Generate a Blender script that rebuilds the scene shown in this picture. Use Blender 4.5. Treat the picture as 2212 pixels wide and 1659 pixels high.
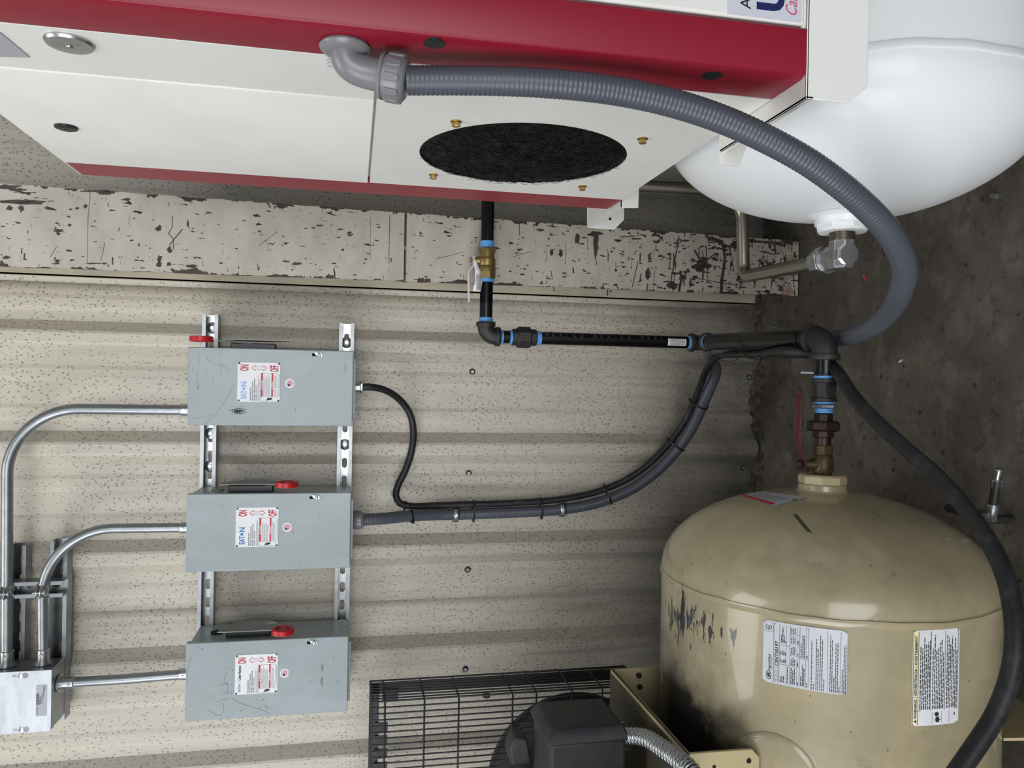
import bpy, bmesh, math, random
from mathutils import Vector, Matrix
random.seed(7)
R_ = math.radians
sc = bpy.context.scene
for o in list(bpy.data.objects): bpy.data.objects.remove(o)
COL = sc.collection

# ------------------------------------------------------------------ camera
F = 1680.0                                   # focal length in pixels of the 2212 x 1659 frame
CAM = Vector((0.0, -2.3, 1.28))
_dn = Vector((8194.0, -145.5, -F)).normalized()
_dx = (F*_dn.z*1.0 - 9.5*_dn.y)/_dn.x
_dep = Vector((_dx, 9.5, -F)).normalized()
_up = -_dn
_right = _dep.cross(_up)
cam_d = bpy.data.cameras.new('camera'); cam = bpy.data.objects.new('camera', cam_d); COL.objects.link(cam)
cam_d.sensor_fit = 'HORIZONTAL'; cam_d.sensor_width = 36.0; cam_d.lens = F/2212*36.0
cam_d.clip_start = 0.02
cam.matrix_world = Matrix(((_right.x, _right.y, _right.z, CAM.x), (_dep.x, _dep.y, _dep.z, CAM.y), (_up.x, _up.y, _up.z, CAM.z), (0, 0, 0, 1)))
sc.camera = cam

def P(u, v, x=None, y=None, z=None, d=None):
    """the place where the sight line of a measured point meets a plane of the room"""
    c = Vector((u-1106, 829.5-v, -F))
    r = Vector((c.dot(_right), c.dot(_dep), c.dot(_up)))
    if x is not None: t = (x-CAM.x)/r.x
    elif y is not None: t = (y-CAM.y)/r.y
    elif z is not None: t = (z-CAM.z)/r.z
    else: t = d/F
    return CAM + r*t
def pix(p):
    q = Vector(p)-CAM
    c = _right*q.x + _dep*q.y + _up*q.z
    return (1106-F*c.x/c.z, 829.5+F*c.y/c.z)

# ------------------------------------------------------------------ light
w = bpy.data.worlds.new('world'); sc.world = w; w.use_nodes = True
w.node_tree.nodes['Background'].inputs[0].default_value = (0.80, 0.90, 1.0, 1)
w.node_tree.nodes['Background'].inputs[1].default_value = 0.22
def area(name, loc, aim, sx, sy, power, col=(1, 1, 1)):
    l = bpy.data.lights.new(name, 'AREA'); l.shape = 'RECTANGLE'; l.size = sx; l.size_y = sy; l.energy = power; l.color = col
    o = bpy.data.objects.new(name, l); COL.objects.link(o); o.location = loc
    o.rotation_euler = (Vector(aim)-Vector(loc)).to_track_quat('-Z', 'Y').to_euler()
    return o
area('bay_door_daylight', (-4.6, -4.6, 2.2), (0, -.4, 1.1), 3.6, 3.4, 250, (0.97, 0.985, 1.0))
area('rear_door_daylight', (-.2, -7.0, 1.9), (0, 0, .9), 3.2, 3.2, 185, (0.97, 0.985, 1.0))
area('ceiling_lamp', (-1.1, -1.7, 4.8), (-0.5, -0.5, 0.8), 2.2, 1.6, 60, (1.0, 0.985, 0.95))
sc.view_settings.view_transform = 'Standard'; sc.view_settings.look = 'None'
sc.view_settings.exposure = -0.12; sc.view_settings.gamma = 1.0; sc.view_settings.use_curve_mapping = False
sc.cycles.max_bounces = 6
try: sc.cycles.use_denoising = True
except Exception: pass

# ------------------------------------------------------------------ materials
def lin(c):
    if isinstance(c, str): c = tuple(int(c[i:i+2], 16)/255 for i in (0, 2, 4))
    return tuple(((x/12.92) if x <= 0.04045 else ((x+0.055)/1.055)**2.4) for x in c) + (1,)
class M:
    """small node builder"""
    def __init__(s, name, col, rough=0.5, metal=0.0, spec=0.5, coat=0.0):
        s.m = bpy.data.materials.new(name); s.m.use_nodes = True
        s.t = s.m.node_tree; s.b = s.t.nodes['Principled BSDF']
        s.b.inputs['Roughness'].default_value = rough; s.b.inputs['Metallic'].default_value = metal
        s.b.inputs['Specular IOR Level'].default_value = spec; s.b.inputs['Coat Weight'].default_value = coat
        s.col = None; s.base = lin(col); s.b.inputs['Base Color'].default_value = s.base
        s.co = s.t.nodes.new('ShaderNodeNewGeometry').outputs['Position']; s.h = None
    def n(s, t, **k):
        q = s.t.nodes.new(t)
        for a, b in k.items(): setattr(q, a, b)
        return q
    def link(s, a, b): s.t.links.new(a, b)
    def map(s, scale=(1, 1, 1), loc=(0, 0, 0), rot=(0, 0, 0)):
        q = s.n('ShaderNodeMapping'); q.inputs['Scale'].default_value = scale; q.inputs['Location'].default_value = loc; q.inputs['Rotation'].default_value = rot
        s.link(s.co, q.inputs[0]); return q.outputs[0]
    def noise(s, sc_, scale=(1, 1, 1), detail=4, rough=0.55, loc=(0, 0, 0), dist=0.0):
        q = s.n('ShaderNodeTexNoise'); q.inputs['Scale'].default_value = sc_; q.inputs['Detail'].default_value = detail
        q.inputs['Roughness'].default_value = rough; q.inputs['Distortion'].default_value = dist
        s.link(s.map(scale, loc), q.inputs['Vector']); return q.outputs['Fac']
    def voro(s, sc_, scale=(1, 1, 1), out='Distance', loc=(0, 0, 0), feature='F1', rnd=1.0):
        q = s.n('ShaderNodeTexVoronoi'); q.feature = feature; q.inputs['Scale'].default_value = sc_; q.inputs['Randomness'].default_value = rnd
        s.link(s.map(scale, loc), q.inputs['Vector']); return q.outputs[out]
    def ramp(s, src, a, b, va=0.0, vb=1.0):
        q = s.n('ShaderNodeMapRange'); q.clamp = True
        for i, val in zip(('From Min', 'From Max', 'To Min', 'To Max'), (a, b, va, vb)): q.inputs[i].default_value = val
        s.link(src, q.inputs['Value']); return q.outputs[0]
    def math(s, op, a, b=0.0, c=None):
        q = s.n('ShaderNodeMath', operation=op)
        for i, x in enumerate((a, b) if c is None else (a, b, c)):
            if isinstance(x, (int, float)): q.inputs[i].default_value = x
            else: s.link(x, q.inputs[i])
        return q.outputs[0]
    def mix(s, fac, col, blend='MIX'):
        q = s.n('ShaderNodeMix', data_type='RGBA', blend_type=blend)
        s.link(fac, q.inputs[0]) if not isinstance(fac, float) else setattr(q.inputs[0], 'default_value', fac)
        if s.col is None: q.inputs[6].default_value = s.base
        else: s.link(s.col, q.inputs[6])
        q.inputs[7].default_value = lin(col)
        s.col = q.outputs[2]; s.link(s.col, s.b.inputs['Base Color']); return s
    def rough(s, src, a, b):
        s.link(s.ramp(src, 0, 1, a, b), s.b.inputs['Roughness']); return s
    def bump(s, h, strength=0.3, dist=0.002):
        q = s.n('ShaderNodeBump'); q.inputs['Strength'].default_value = strength; q.inputs['Distance'].default_value = dist
        s.link(h, q.inputs['Height'])
        if s.h is not None: s.link(s.h, q.inputs['Normal'])
        s.h = q.outputs[0]; s.link(s.h, s.b.inputs['Normal']); return s
    def xyz(s, k):
        q = s.n('ShaderNodeSeparateXYZ'); s.link(s.co, q.inputs[0]); return q.outputs[k]

def simple(name, col, rough=0.5, metal=0.0, spec=0.5, coat=0.0, grime=None, gs=9.0, amt=0.35, bump=0.0, bs=300):
    m = M(name, col, rough, metal, spec, coat)
    if grime:
        f = m.ramp(m.noise(gs, detail=8, rough=0.62), 0.45, 0.75, 0, amt); m.mix(f, grime)
    if bump: m.bump(m.noise(bs, detail=2), bump, 0.001)
    return m.m

MAT = {}
# wall panel enamel: stone beige with a dark stipple, smudged and grimier near the floor
m = M('wall_paint', 'bdb7aa', 0.42, 0, 0.4)
m.mix(m.ramp(m.noise(2.2, (1, 1, .35), 5), 0.4, 0.75, 0, 0.35), 'aca598')
zz = m.xyz(2)
low = m.ramp(zz, 1.55, 0.1, 0, 1)
st = m.noise(5.5, (1.0, 1, .16), 7, .65)
m.mix(m.math('MULTIPLY', m.ramp(st, 0.46, 0.74), m.math('MULTIPLY_ADD', low, 0.42, 0.12)), '86817a')
sk = m.noise(4.5, (9, 1, .45), 6, .6, loc=(3, 0, 7))
m.mix(m.math('MULTIPLY', m.ramp(sk, .52, .70), m.math('MULTIPLY_ADD', low, .38, .12)), '77726a')
m.mix(m.math('MULTIPLY', m.ramp(m.noise(13, (1, 1, .5), 6, .7), 0.58, 0.76), m.math('MULTIPLY_ADD', low, 0.42, 0.04)), '55504a')
m.mix(m.math('MULTIPLY', m.ramp(zz, .30, .0, 0, .8), m.ramp(m.noise(8, detail=6), .3, .65)), '5a544c')
dens = m.ramp(m.noise(4, detail=2), .3, .6, .19, .27)
dd = m.voro(128, (1, 1, .62)); dd2 = m.voro(75, (1, 1, .75), loc=(3, 1, 2))
m.mix(m.math('MULTIPLY', m.math('LESS_THAN', dd, dens), .62), '5c554b')
m.mix(m.math('MULTIPLY', m.math('LESS_THAN', dd2, .085), .65), '4f4840')
m.mix(m.math('MULTIPLY', m.math('LESS_THAN', m.voro(14, (1, 1, .8)), .022), .8), '38332e')
m.bump(m.noise(90, (1, 1, .6), 3), 0.25, 0.002)
MAT['wall'] = m.m
# column: cream paint knocked off to dark primer
def column_mat(name, edge=True):
    m = M(name, 'b9b3a7', 0.5, 0, 0.4)
    m.mix(m.ramp(m.noise(6, (1, 1, 1.6), 8, .7), .40, .68, 0, .75), '9c9588')
    m.mix(m.ramp(m.noise(3, (6, 1, .5), 6, .6), .55, .75, 0, .4), '8f8a84')
    m.mix(m.ramp(m.noise(30, (1, 1, 14), 3, .6, dist=.5), .66, .72, 0, .45), '6b6259')
    zz = m.xyz(2)
    lo = m.ramp(zz, .75, .05, 0, .115)
    n1 = m.math('ADD', m.noise(17, (1.3, 1, .8), 4, .62, loc=(4.2, 0, 1.3)), lo)
    xx = m.xyz(0); dl = m.math('SUBTRACT', xx, m.math('MULTIPLY_ADD', zz, -.0193, .268)); dr = m.math('SUBTRACT', m.math('MULTIPLY_ADD', zz, -.0119, .431), xx)
    ed = m.ramp(m.math('MINIMUM', dl, dr), .016, .0, 0, .20); n1 = m.math('ADD', n1, m.ramp(dr, .045, .01, 0, .05))
    m.mix(m.math('GREATER_THAN', m.math('ADD', m.noise(26, (1, 1, .7), 5, .65, loc=(9, 2, 4)), ed), .70), '3c302d')
    m.mix(m.math('GREATER_THAN', n1, .695), '3c2f2b')
    n2 = m.math('ADD', m.noise(44, (.5, 1, 2.6), 3, .5, loc=(1, 5, 9), dist=.6), m.ramp(zz, .7, .05, 0, .09))
    m.mix(m.math('GREATER_THAN', n2, .70), '322a28')
    n3 = m.math('ADD', m.noise(60, (2.2, 1, .7), 2, .5, loc=(7, 5, 9)), m.ramp(zz, .7, .05, 0, .05))
    m.mix(m.math('GREATER_THAN', n3, .675), '2f2725')
    m.mix(m.math('MULTIPLY', m.ramp(zz, .16, .02, 0, .6), m.ramp(m.noise(22, detail=5), .4, .6)), '6a3c2a')
    m.bump(n1, .15, .001)
    return m.m
MAT['column'] = column_mat('chipped_cream_paint')
m = M('column_edge', '3b302d', .6); m.mix(m.ramp(m.noise(40, detail=4), .5, .6, 0, .6), '544640'); MAT['column_edge'] = m.m
# floor
m = M('concrete', '5b554d', 0.62, 0, 0.35)
m.mix(m.ramp(m.noise(3.5, detail=9, rough=.65), .38, .68, 0, .85), '3d3933')
m.mix(m.ramp(m.noise(9, detail=9, rough=.7, loc=(3, 3, 0)), .5, .7, 0, .7), '777066')
m.mix(m.ramp(m.noise(28, detail=6, rough=.7), .56, .70, 0, .7), '262320')
m.mix(m.math('MULTIPLY', m.math('LESS_THAN', m.voro(16), .09), .8), '2a2623')
m.mix(m.math('MULTIPLY', m.math('LESS_THAN', m.voro(55, loc=(2, 4, 0)), .05), .7), 'a8a196')
m.mix(m.ramp(m.noise(6, (1, 5, 1), 6, .6, loc=(2, 8, 0)), .66, .72, 0, .25), '99938a')
m.bump(m.noise(60, detail=8, rough=.7), .5, .004)
m.rough(m.noise(5, detail=3), .45, .8)
MAT['floor'] = m.m
m = M('dirt', '4a443d', .9); m.mix(m.ramp(m.noise(60, detail=5), .4, .6), '26221f'); m.mix(m.ramp(m.noise(25, detail=5), .55, .65, 0, .8), '4f4339'); m.bump(m.noise(90, detail=6), .8, .006); MAT['dirt'] = m.m
m = M('cream_trim', 'b5ad9b', .5); m.mix(m.ramp(m.noise(14, (1, 1, .4), 6), .5, .7, 0, .5), '857c6e'); MAT['trim'] = m.m
MAT['white'] = simple('white_powder_coat', 'e4e4df', .34, 0, .5, grime='b9b8b2', gs=5, amt=.22)
MAT['tankwhite'] = simple('white_tank_enamel', 'dee0e2', .36, 0, .45, coat=.08, grime='c9cacb', gs=3, amt=.2)
MAT['red'] = simple('deep_red_powder_coat', '86142a', .36, 0, .4, bump=.05, bs=700)
MAT['redgrip'] = simple('red_vinyl', 'b0131f', .38, bump=.03)
MAT['black'] = simple('black_plastic', '15161a', .4)
MAT['hole'] = simple('dark_void', '07070a', .9)
MAT['flat_grey'] = simple('matte_grey', 'a5a6ae', .5)
MAT['sticker_lilac'] = simple('pale_sticker', 'c9cad6', .45)
MAT['navy'] = simple('navy_print', '0d1f55', .5)
MAT['ink'] = simple('black_print', '1d1d20', .6)
MAT['inkgrey'] = simple('grey_print', '55565c', .6)
MAT['pink'] = simple('pink_script_print', 'c9506a', .5)
MAT['blueprint'] = simple('blue_print', '2a6fb8', .5)
MAT['lightblueprint'] = simple('light_blue_print', '7db0e6', .5)
MAT['redprint'] = simple('red_print', 'b5142a', .5)
MAT['paper'] = simple('white_label', 'd9dbde', .4, grime='b2b4b8', gs=25, amt=.3)
MAT['silverlabel'] = simple('silver_label', 'b9bcc2', .4, .1, grime='9a9da3', gs=20, amt=.3)
MAT['yellowprint'] = simple('pale_yellow_print', 'e6dfae', .5)
m = M('galvanised', '989c9f', .36, .85); m.mix(m.ramp(m.voro(60, out='Color'), .2, .9, 0, .35), '7d8285'); m.mix(m.ramp(m.noise(20, (1, 1, .3), 6), .5, .7, 0, .35), '6c7073'); MAT['galv'] = m.m
m = M('zinc_bright', 'b8bbbd', .30, .95); m.mix(m.ramp(m.noise(40, detail=4), .5, .65, 0, .4), '84878a'); MAT['zinc'] = m.m
m = M('brushed_box', 'c6cbd1', .5, .45); m.mix(m.ramp(m.noise(14, (.6, 1, 2.5), 8, .7), .42, .68, 0, .6), '9aa1a9'); m.mix(m.ramp(m.voro(40, out='Color'), .3, .9, 0, .2), 'dfe4ea'); MAT['boxgalv'] = m.m
m = M('grey_switch_paint', '8d979a', .33, 0, .5); m.mix(m.ramp(m.noise(10, (1, 1, .6), 8, .7), .46, .74, 0, .4), 'a6b0b6'); m.mix(m.ramp(m.noise(70, (.25, 1, 2.2), 3, .5, dist=.8), .70, .73, 0, .8), '565d60'); m.bump(m.noise(500, detail=1), .04, .001); MAT['switch'] = m.m
MAT['switchdark'] = simple('grey_lever_plate', '828782', .4)
m = M('stainless', '9d978c', .28, .95); m.mix(m.ramp(m.noise(10, detail=5), .45, .7, 0, .4), '6a645a'); MAT['steel'] = m.m
MAT['blackpipe'] = simple('black_lacquer_pipe', '060709', .28, 0, .35, coat=0, grime='17181a', gs=30, amt=.4)
m = M('malleable_iron', '2d2c2b', .5, .3); m.mix(m.ramp(m.noise(40, detail=5), .45, .65, 0, .5), '1b1a18'); m.bump(m.noise(420, detail=2), .35, .001); MAT['iron'] = m.m
m = M('pipe_tape', '5b9bd8', .5); m.bump(m.noise(300, (1, 1, 1), 2), .2, .001); MAT['tape'] = m.m
m = M('brass', '8a764c', .38, .75); m.mix(m.ramp(m.noise(30, detail=5), .45, .7, 0, .45), '5d4a26'); MAT['brass'] = m.m
m = M('old_brass', '5f5238', .45, .6); m.mix(m.ramp(m.noise(25, detail=6), .45, .65, 0, .7), '3a2a20'); MAT['oldbrass'] = m.m
m = M('rusty_union', '2c1f1e', .4, .4); m.mix(m.ramp(m.noise(35, detail=5), .5, .65, 0, .6), '4b2a25'); MAT['rust'] = m.m
m = M('red_dip_handle', '48141d', .45); m.mix(m.ramp(m.noise(30, detail=5), .5, .65, 0, .5), '3c2a28'); MAT['redhandle'] = m.m
MAT['goldnut'] = simple('yellow_zinc', 'b5955a', .25, .9)
MAT['hose'] = simple('grey_liquidtight', '4a4e57', .36, 0, .45)
MAT['hosenut'] = simple('grey_nylon_fitting', '77767a', .3, 0, .5)
m = M('black_rubber', '1a1b1d', .5, 0, .4); m.mix(m.ramp(m.noise(24, (1, 1, 1), 7, .7), .52, .72, 0, .45), '4a4b4c'); MAT['rubber'] = m.m
MAT['tie'] = simple('black_nylon', '0b0b0c', .4)
m = M('tan_enamel', 'a59a7c', .27, 0, .5, coat=.35)
m.mix(m.ramp(m.noise(4, detail=9, rough=.66), .40, .66, 0, .7), '7f765e')
m.mix(m.ramp(m.noise(15, (1, 1, 1), 9, .7, loc=(1, 2, 3)), .60, .72, 0, .65), '625a48')
m.mix(m.ramp(m.voro(24), .055, .03, 0, .8), '4a4236')
# dark mottling on the wall side under the platform, then scraped paint on top
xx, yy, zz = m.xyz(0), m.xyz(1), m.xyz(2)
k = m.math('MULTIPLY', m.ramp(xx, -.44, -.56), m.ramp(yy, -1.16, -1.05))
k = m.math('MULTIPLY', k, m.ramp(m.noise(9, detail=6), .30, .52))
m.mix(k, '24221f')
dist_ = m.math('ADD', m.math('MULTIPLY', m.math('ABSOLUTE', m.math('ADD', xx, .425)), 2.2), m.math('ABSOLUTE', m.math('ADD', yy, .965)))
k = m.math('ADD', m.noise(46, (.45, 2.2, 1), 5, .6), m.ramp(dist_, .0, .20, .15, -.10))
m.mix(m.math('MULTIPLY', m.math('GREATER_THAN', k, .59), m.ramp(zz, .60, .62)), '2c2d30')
MAT['tan'] = m.m
m = M('tan_bracket', 'b3a57f', .4); m.mix(m.ramp(m.noise(12, detail=6), .45, .7, 0, .4), '7f755b'); MAT['tanplate'] = m.m
MAT['olive'] = simple('dusty_olive', '45412f', .7, grime='262419', gs=14, amt=.7)
MAT['motor'] = simple('black_motor_enamel', '26282c', .5, 0, .4, grime='4a443c', gs=12, amt=.7, bump=.15, bs=400)
MAT['guard'] = simple('black_wire_coat', '17171b', .4)
MAT['fibre'] = simple('black_coarse_fibre', '050608', .4, 0, .4)
MAT['caststone'] = simple('rubble', '3f3a35', .9, grime='1c1a18', gs=80, amt=.8)
MAT['wirered'] = simple('red_insulation', 'b8403a', .5)
MAT['wireteal'] = simple('green_insulation', '3f7f78', .5)
MAT['whiteplastic'] = simple('white_vinyl', 'c6c5c0', .45)

# ------------------------------------------------------------------ mesh building
def frame(t):
    t = Vector(t).normalized()
    a = Vector((0, 0, 1)) if abs(t.z) < .9 else Vector((1, 0, 0))
    n = (a - t*a.dot(t)).normalized()
    return t, n, t.cross(n)
class MB:
    def __init__(s): s.v = []; s.f = []
    def add(s, vs, fs):
        k = len(s.v); s.v += [Vector(q) for q in vs]; s.f += [tuple(i+k for i in f) for f in fs]; return s
    def box(s, x0, x1, y0, y1, z0, z1):
        vs = [(x, y, z) for x in (x0, x1) for y in (y0, y1) for z in (z0, z1)]
        return s.add(vs, [(0, 1, 3, 2), (4, 6, 7, 5), (0, 4, 5, 1), (2, 3, 7, 6), (0, 2, 6, 4), (1, 5, 7, 3)])
    def prism(s, pts, ext):
        pts = [Vector(p) for p in pts]; e = Vector(ext); n = len(pts)
        return s.add(pts+[p+e for p in pts], [tuple(range(n))[::-1], tuple(range(n, 2*n))] + [(i, (i+1) % n, n+(i+1) % n, n+i) for i in range(n)])
    def tube(s, path, r, n=14, cap=True, closed=False):
        path = [Vector(p) for p in path]; m_ = len(path); k = len(s.v)
        rs = r if isinstance(r, (list, tuple)) else [r]*m_
        tan = []
        for i in range(m_):
            a = path[(i-1) % m_ if closed else max(i-1, 0)]; b = path[(i+1) % m_ if closed else min(i+1, m_-1)]
            tan.append((b-a).normalized())
        _, nn, _b = frame(tan[0])
        for i in range(m_):
            if i:
                nn = nn - tan[i]*nn.dot(tan[i]); nn.normalize()
            bb = tan[i].cross(nn)
            for j in range(n):
                a = 2*math.pi*j/n
                s.v.append(path[i] + (nn*math.cos(a)+bb*math.sin(a))*rs[i])
        for i in range(m_ if closed else m_-1):
            for j in range(n):
                a = k+i*n+j; b = k+i*n+(j+1) % n; i2 = (i+1) % m_
                s.f.append((a, b, k+i2*n+(j+1) % n, k+i2*n+j))
        if cap and not closed:
            s.f.append(tuple(k+j for j in range(n))[::-1]); s.f.append(tuple(k+(m_-1)*n+j for j in range(n)))
        return s
    def lathe(s, o, ax, prof, n=28, rot=0.0, cap=True):
        o = Vector(o); t, a, b = frame(ax); k = len(s.v); m_ = len(prof)
        for (h, r) in prof:
            for j in range(n):
                g = rot+2*math.pi*j/n
                s.v.append(o+t*h+(a*math.cos(g)+b*math.sin(g))*max(r, 1e-5))
        for i in range(m_-1):
            for j in range(n):
                s.f.append((k+i*n+j, k+i*n+(j+1) % n, k+(i+1)*n+(j+1) % n, k+(i+1)*n+j))
        if cap:
            s.f.append(tuple(k+j for j in range(n))[::-1]); s.f.append(tuple(k+(m_-1)*n+j for j in range(n)))
        return s
    def cyl(s, a, b, r, n=20, rot=0.0):
        a, b = Vector(a), Vector(b); L = (b-a).length
        return s.lathe(a, b-a, [(0, r), (L, r)], n, rot)
    def hexa(s, a, b, r, ch=.12, n=6, rot=0.0):
        a, b = Vector(a), Vector(b); L = (b-a).length; c = min(r*ch, L*.4)
        return s.lathe(a, b-a, [(0, r-c), (c, r), (L-c, r), (L, r-c)], n, rot)
    def holed(s, rect, hole, to3, N=32):
        """rect (a0,a1,b0,b1) with a hole (list of (a,b) around a centre) - to3 maps (a,b) to space"""
        a0, a1, b0, b1 = rect; ca = sum(h[0] for h in hole)/len(hole); cb = sum(h[1] for h in hole)/len(hole)
        angs = [math.atan2(h[1]-cb, h[0]-ca) for h in hole]; outer = []
        for h, g in zip(hole, angs):
            dx, dy = math.cos(g), math.sin(g)
            t = min(((a1-ca)/dx if dx > 1e-9 else (a0-ca)/dx if dx < -1e-9 else 1e9), ((b1-cb)/dy if dy > 1e-9 else (b0-cb)/dy if dy < -1e-9 else 1e9))
            outer.append([ca+dx*t, cb+dy*t])
        for c in ((a0, b0), (a0, b1), (a1, b0), (a1, b1)):
            i = min(range(len(outer)), key=lambda q: (outer[q][0]-c[0])**2+(outer[q][1]-c[1])**2); outer[i] = list(c)
        n = len(hole)
        return s.add([to3(*h) for h in hole]+[to3(*h) for h in outer], [(i, (i+1) % n, n+(i+1) % n, n+i) for i in range(n)])
    def build(s, name, mat, parent=None, smooth=35, bevel=0.0, kind=None, label=None, solid=0.0, data_only=False, seg=2):
        L = parent_loc(parent)
        me = bpy.data.meshes.new(name); me.from_pydata([tuple(q-L) for q in s.v], [], s.f); me.update()
        bm = bmesh.new(); bm.from_mesh(me); bmesh.ops.recalc_face_normals(bm, faces=bm.faces)
        bm.to_mesh(me); bm.free()
        if smooth:
            for p in me.polygons: p.use_smooth = True
            me.set_sharp_from_angle(angle=R_(smooth))
        me.materials.append(MAT[mat] if isinstance(mat, str) else mat)
        o = bpy.data.objects.new(name, me); COL.objects.link(o)
        if parent is not None: o.parent = parent
        if solid:
            q = o.modifiers.new('solid', 'SOLIDIFY'); q.thickness = solid; q.offset = 0
        if bevel:
            q = o.modifiers.new('bevel', 'BEVEL'); q.width = bevel; q.segments = seg; q.limit_method = 'ANGLE'; q.angle_limit = R_(40)
        if kind: o['kind'] = kind
        if label: o['label'] = label
        return o
def parent_loc(p):
    L = Vector((0, 0, 0))
    while p is not None: L = L+p.location; p = p.parent
    return L
def thing(name, loc, label=None, cat=None, group=None, kind=None):
    o = bpy.data.objects.new(name, None); COL.objects.link(o); o.location = loc; o.empty_display_size = .05
    if label: o['label'] = label
    if cat: o['category'] = cat
    if group: o['group'] = group
    if kind: o['kind'] = kind
    return o
def tag(o, label, cat, group=None):
    o['label'] = label; o['category'] = cat
    if group: o['group'] = group
    return o
def origin_to(o, loc):
    """move a top-level mesh object's origin to loc"""
    loc = Vector(loc); o.data.transform(Matrix.Translation(-loc)); o.location = loc; return o
def spline(pts, step=.01, tension=.5):
    pts = [Vector(p) for p in pts]; q = [pts[0]*2-pts[1]]+pts+[pts[-1]*2-pts[-2]]; out = []
    for i in range(1, len(q)-2):
        p0, p1, p2, p3 = q[i-1:i+3]; n = max(2, int((p2-p1).length/step))
        # centripetal Catmull-Rom
        t1 = (p1-p0).length**.5; t2 = t1+(p2-p1).length**.5; t3 = t2+(p3-p2).length**.5
        for k in range(n):
            t = t1+(t2-t1)*k/n
            A1 = p0*((t1-t)/t1)+p1*(t/t1); A2 = p1*((t2-t)/(t2-t1))+p2*((t-t1)/(t2-t1)); A3 = p2*((t3-t)/(t3-t2))+p3*((t-t2)/(t3-t2))
            B1 = A1*((t2-t)/t2)+A2*(t/t2); B2 = A2*((t3-t)/(t3-t1))+A3*((t-t1)/(t3-t1))
            out.append(B1*((t2-t)/(t2-t1))+B2*((t-t1)/(t2-t1)))
    out.append(pts[-1]); return out
def resample(path, step):
    out = [path[0]]; acc = 0.0
    for a, b in zip(path, path[1:]):
        L = (b-a).length; d = step-acc
        while d <= L and L > 0:
            out.append(a+(b-a)*(d/L)); d += step
        acc = (L-(d-step)) if d-step >= 0 else acc+L
    return out
def arcs(pts, rad, n=8):
    """polyline with rounded corners"""
    pts = [Vector(p) for p in pts]; out = [pts[0]]
    for i in range(1, len(pts)-1):
        a, b, c = pts[i-1], pts[i], pts[i+1]; r = rad[i-1] if isinstance(rad, list) else rad
        d1 = (a-b).normalized(); d2 = (c-b).normalized(); half = d1.angle(d2)/2
        tl = r/math.tan(half); ctr = b+(d1+d2).normalized()*(r/math.sin(half))
        s_, e_ = b+d1*tl-ctr, b+d2*tl-ctr; ang = s_.angle(e_); ax = s_.cross(e_).normalized()
        for k in range(n+1): out.append(ctr+Matrix.Rotation(ang*k/n, 3, ax) @ s_)
    out.append(pts[-1]); return out
_txt = {}
def text(mb, s_, size, to3, x=0, y=0, align='LEFT', sx=1.0, bold=0.0, shear=0.0, space=1.0):
    """flat lettering whose outline points are carried onto a surface by to3(a, b)"""
    key = (s_, bold, shear, space)
    if key not in _txt:
        c = bpy.data.curves.new('t', 'FONT'); c.body = s_; c.size = 1.0; c.offset = bold; c.shear = shear; c.space_character = space; c.resolution_u = 3
        o = bpy.data.objects.new('t', c); COL.objects.link(o)
        dg = bpy.context.evaluated_depsgraph_get(); me = bpy.data.meshes.new_from_object(o.evaluated_get(dg))
        vs = [(q.co.x, q.co.y) for q in me.vertices]; fs = [tuple(p.vertices) for p in me.polygons]
        bpy.data.objects.remove(o); bpy.data.curves.remove(c); bpy.data.meshes.remove(me)
        _txt[key] = (vs, fs)
    vs, fs = _txt[key]
    W = max(q[0] for q in vs)*size*sx; ox = x-(W if align == 'RIGHT' else W/2 if align == 'CENTER' else 0)
    mb.add([to3(ox+q[0]*size*sx, y+q[1]*size) for q in vs], fs); return W
def bars(mb, a0, a1, b, h, to3, word=.012, gap=.0022):
    a = a0
    while a < a1:
        L = min(random.uniform(.35, 1.25)*word, a1-a)
        mb.add([to3(a, b), to3(a+L, b), to3(a+L, b+h), to3(a, b+h)], [(0, 1, 2, 3)]); a += L+gap
def rectf(mb, a0, a1, b0, b1, to3, na=1):
    vs = []; fs = []
    for i in range(na+1):
        a = a0+(a1-a0)*i/na; vs += [to3(a, b0), to3(a, b1)]
    for i in range(na): fs.append((2*i, 2*i+2, 2*i+3, 2*i+1))
    mb.add(vs, fs)
def frame_rect(mb, a0, a1, b0, b1, t, to3):
    rectf(mb, a0, a1, b0, b0+t, to3); rectf(mb, a0, a1, b1-t, b1, to3); rectf(mb, a0, a0+t, b0, b1, to3); rectf(mb, a1-t, a1, b0, b1, to3)
def lerp(a, b, t): return a+(b-a)*t

# ================================================================== THE SETTING
# floor
fl = MB().box(-3.2, 3.2, -4.2, .35, -.05, 0.0)
o = fl.build('floor', 'floor', None, smooth=0, kind='structure'); origin_to(o, (0, -2, 0))
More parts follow.
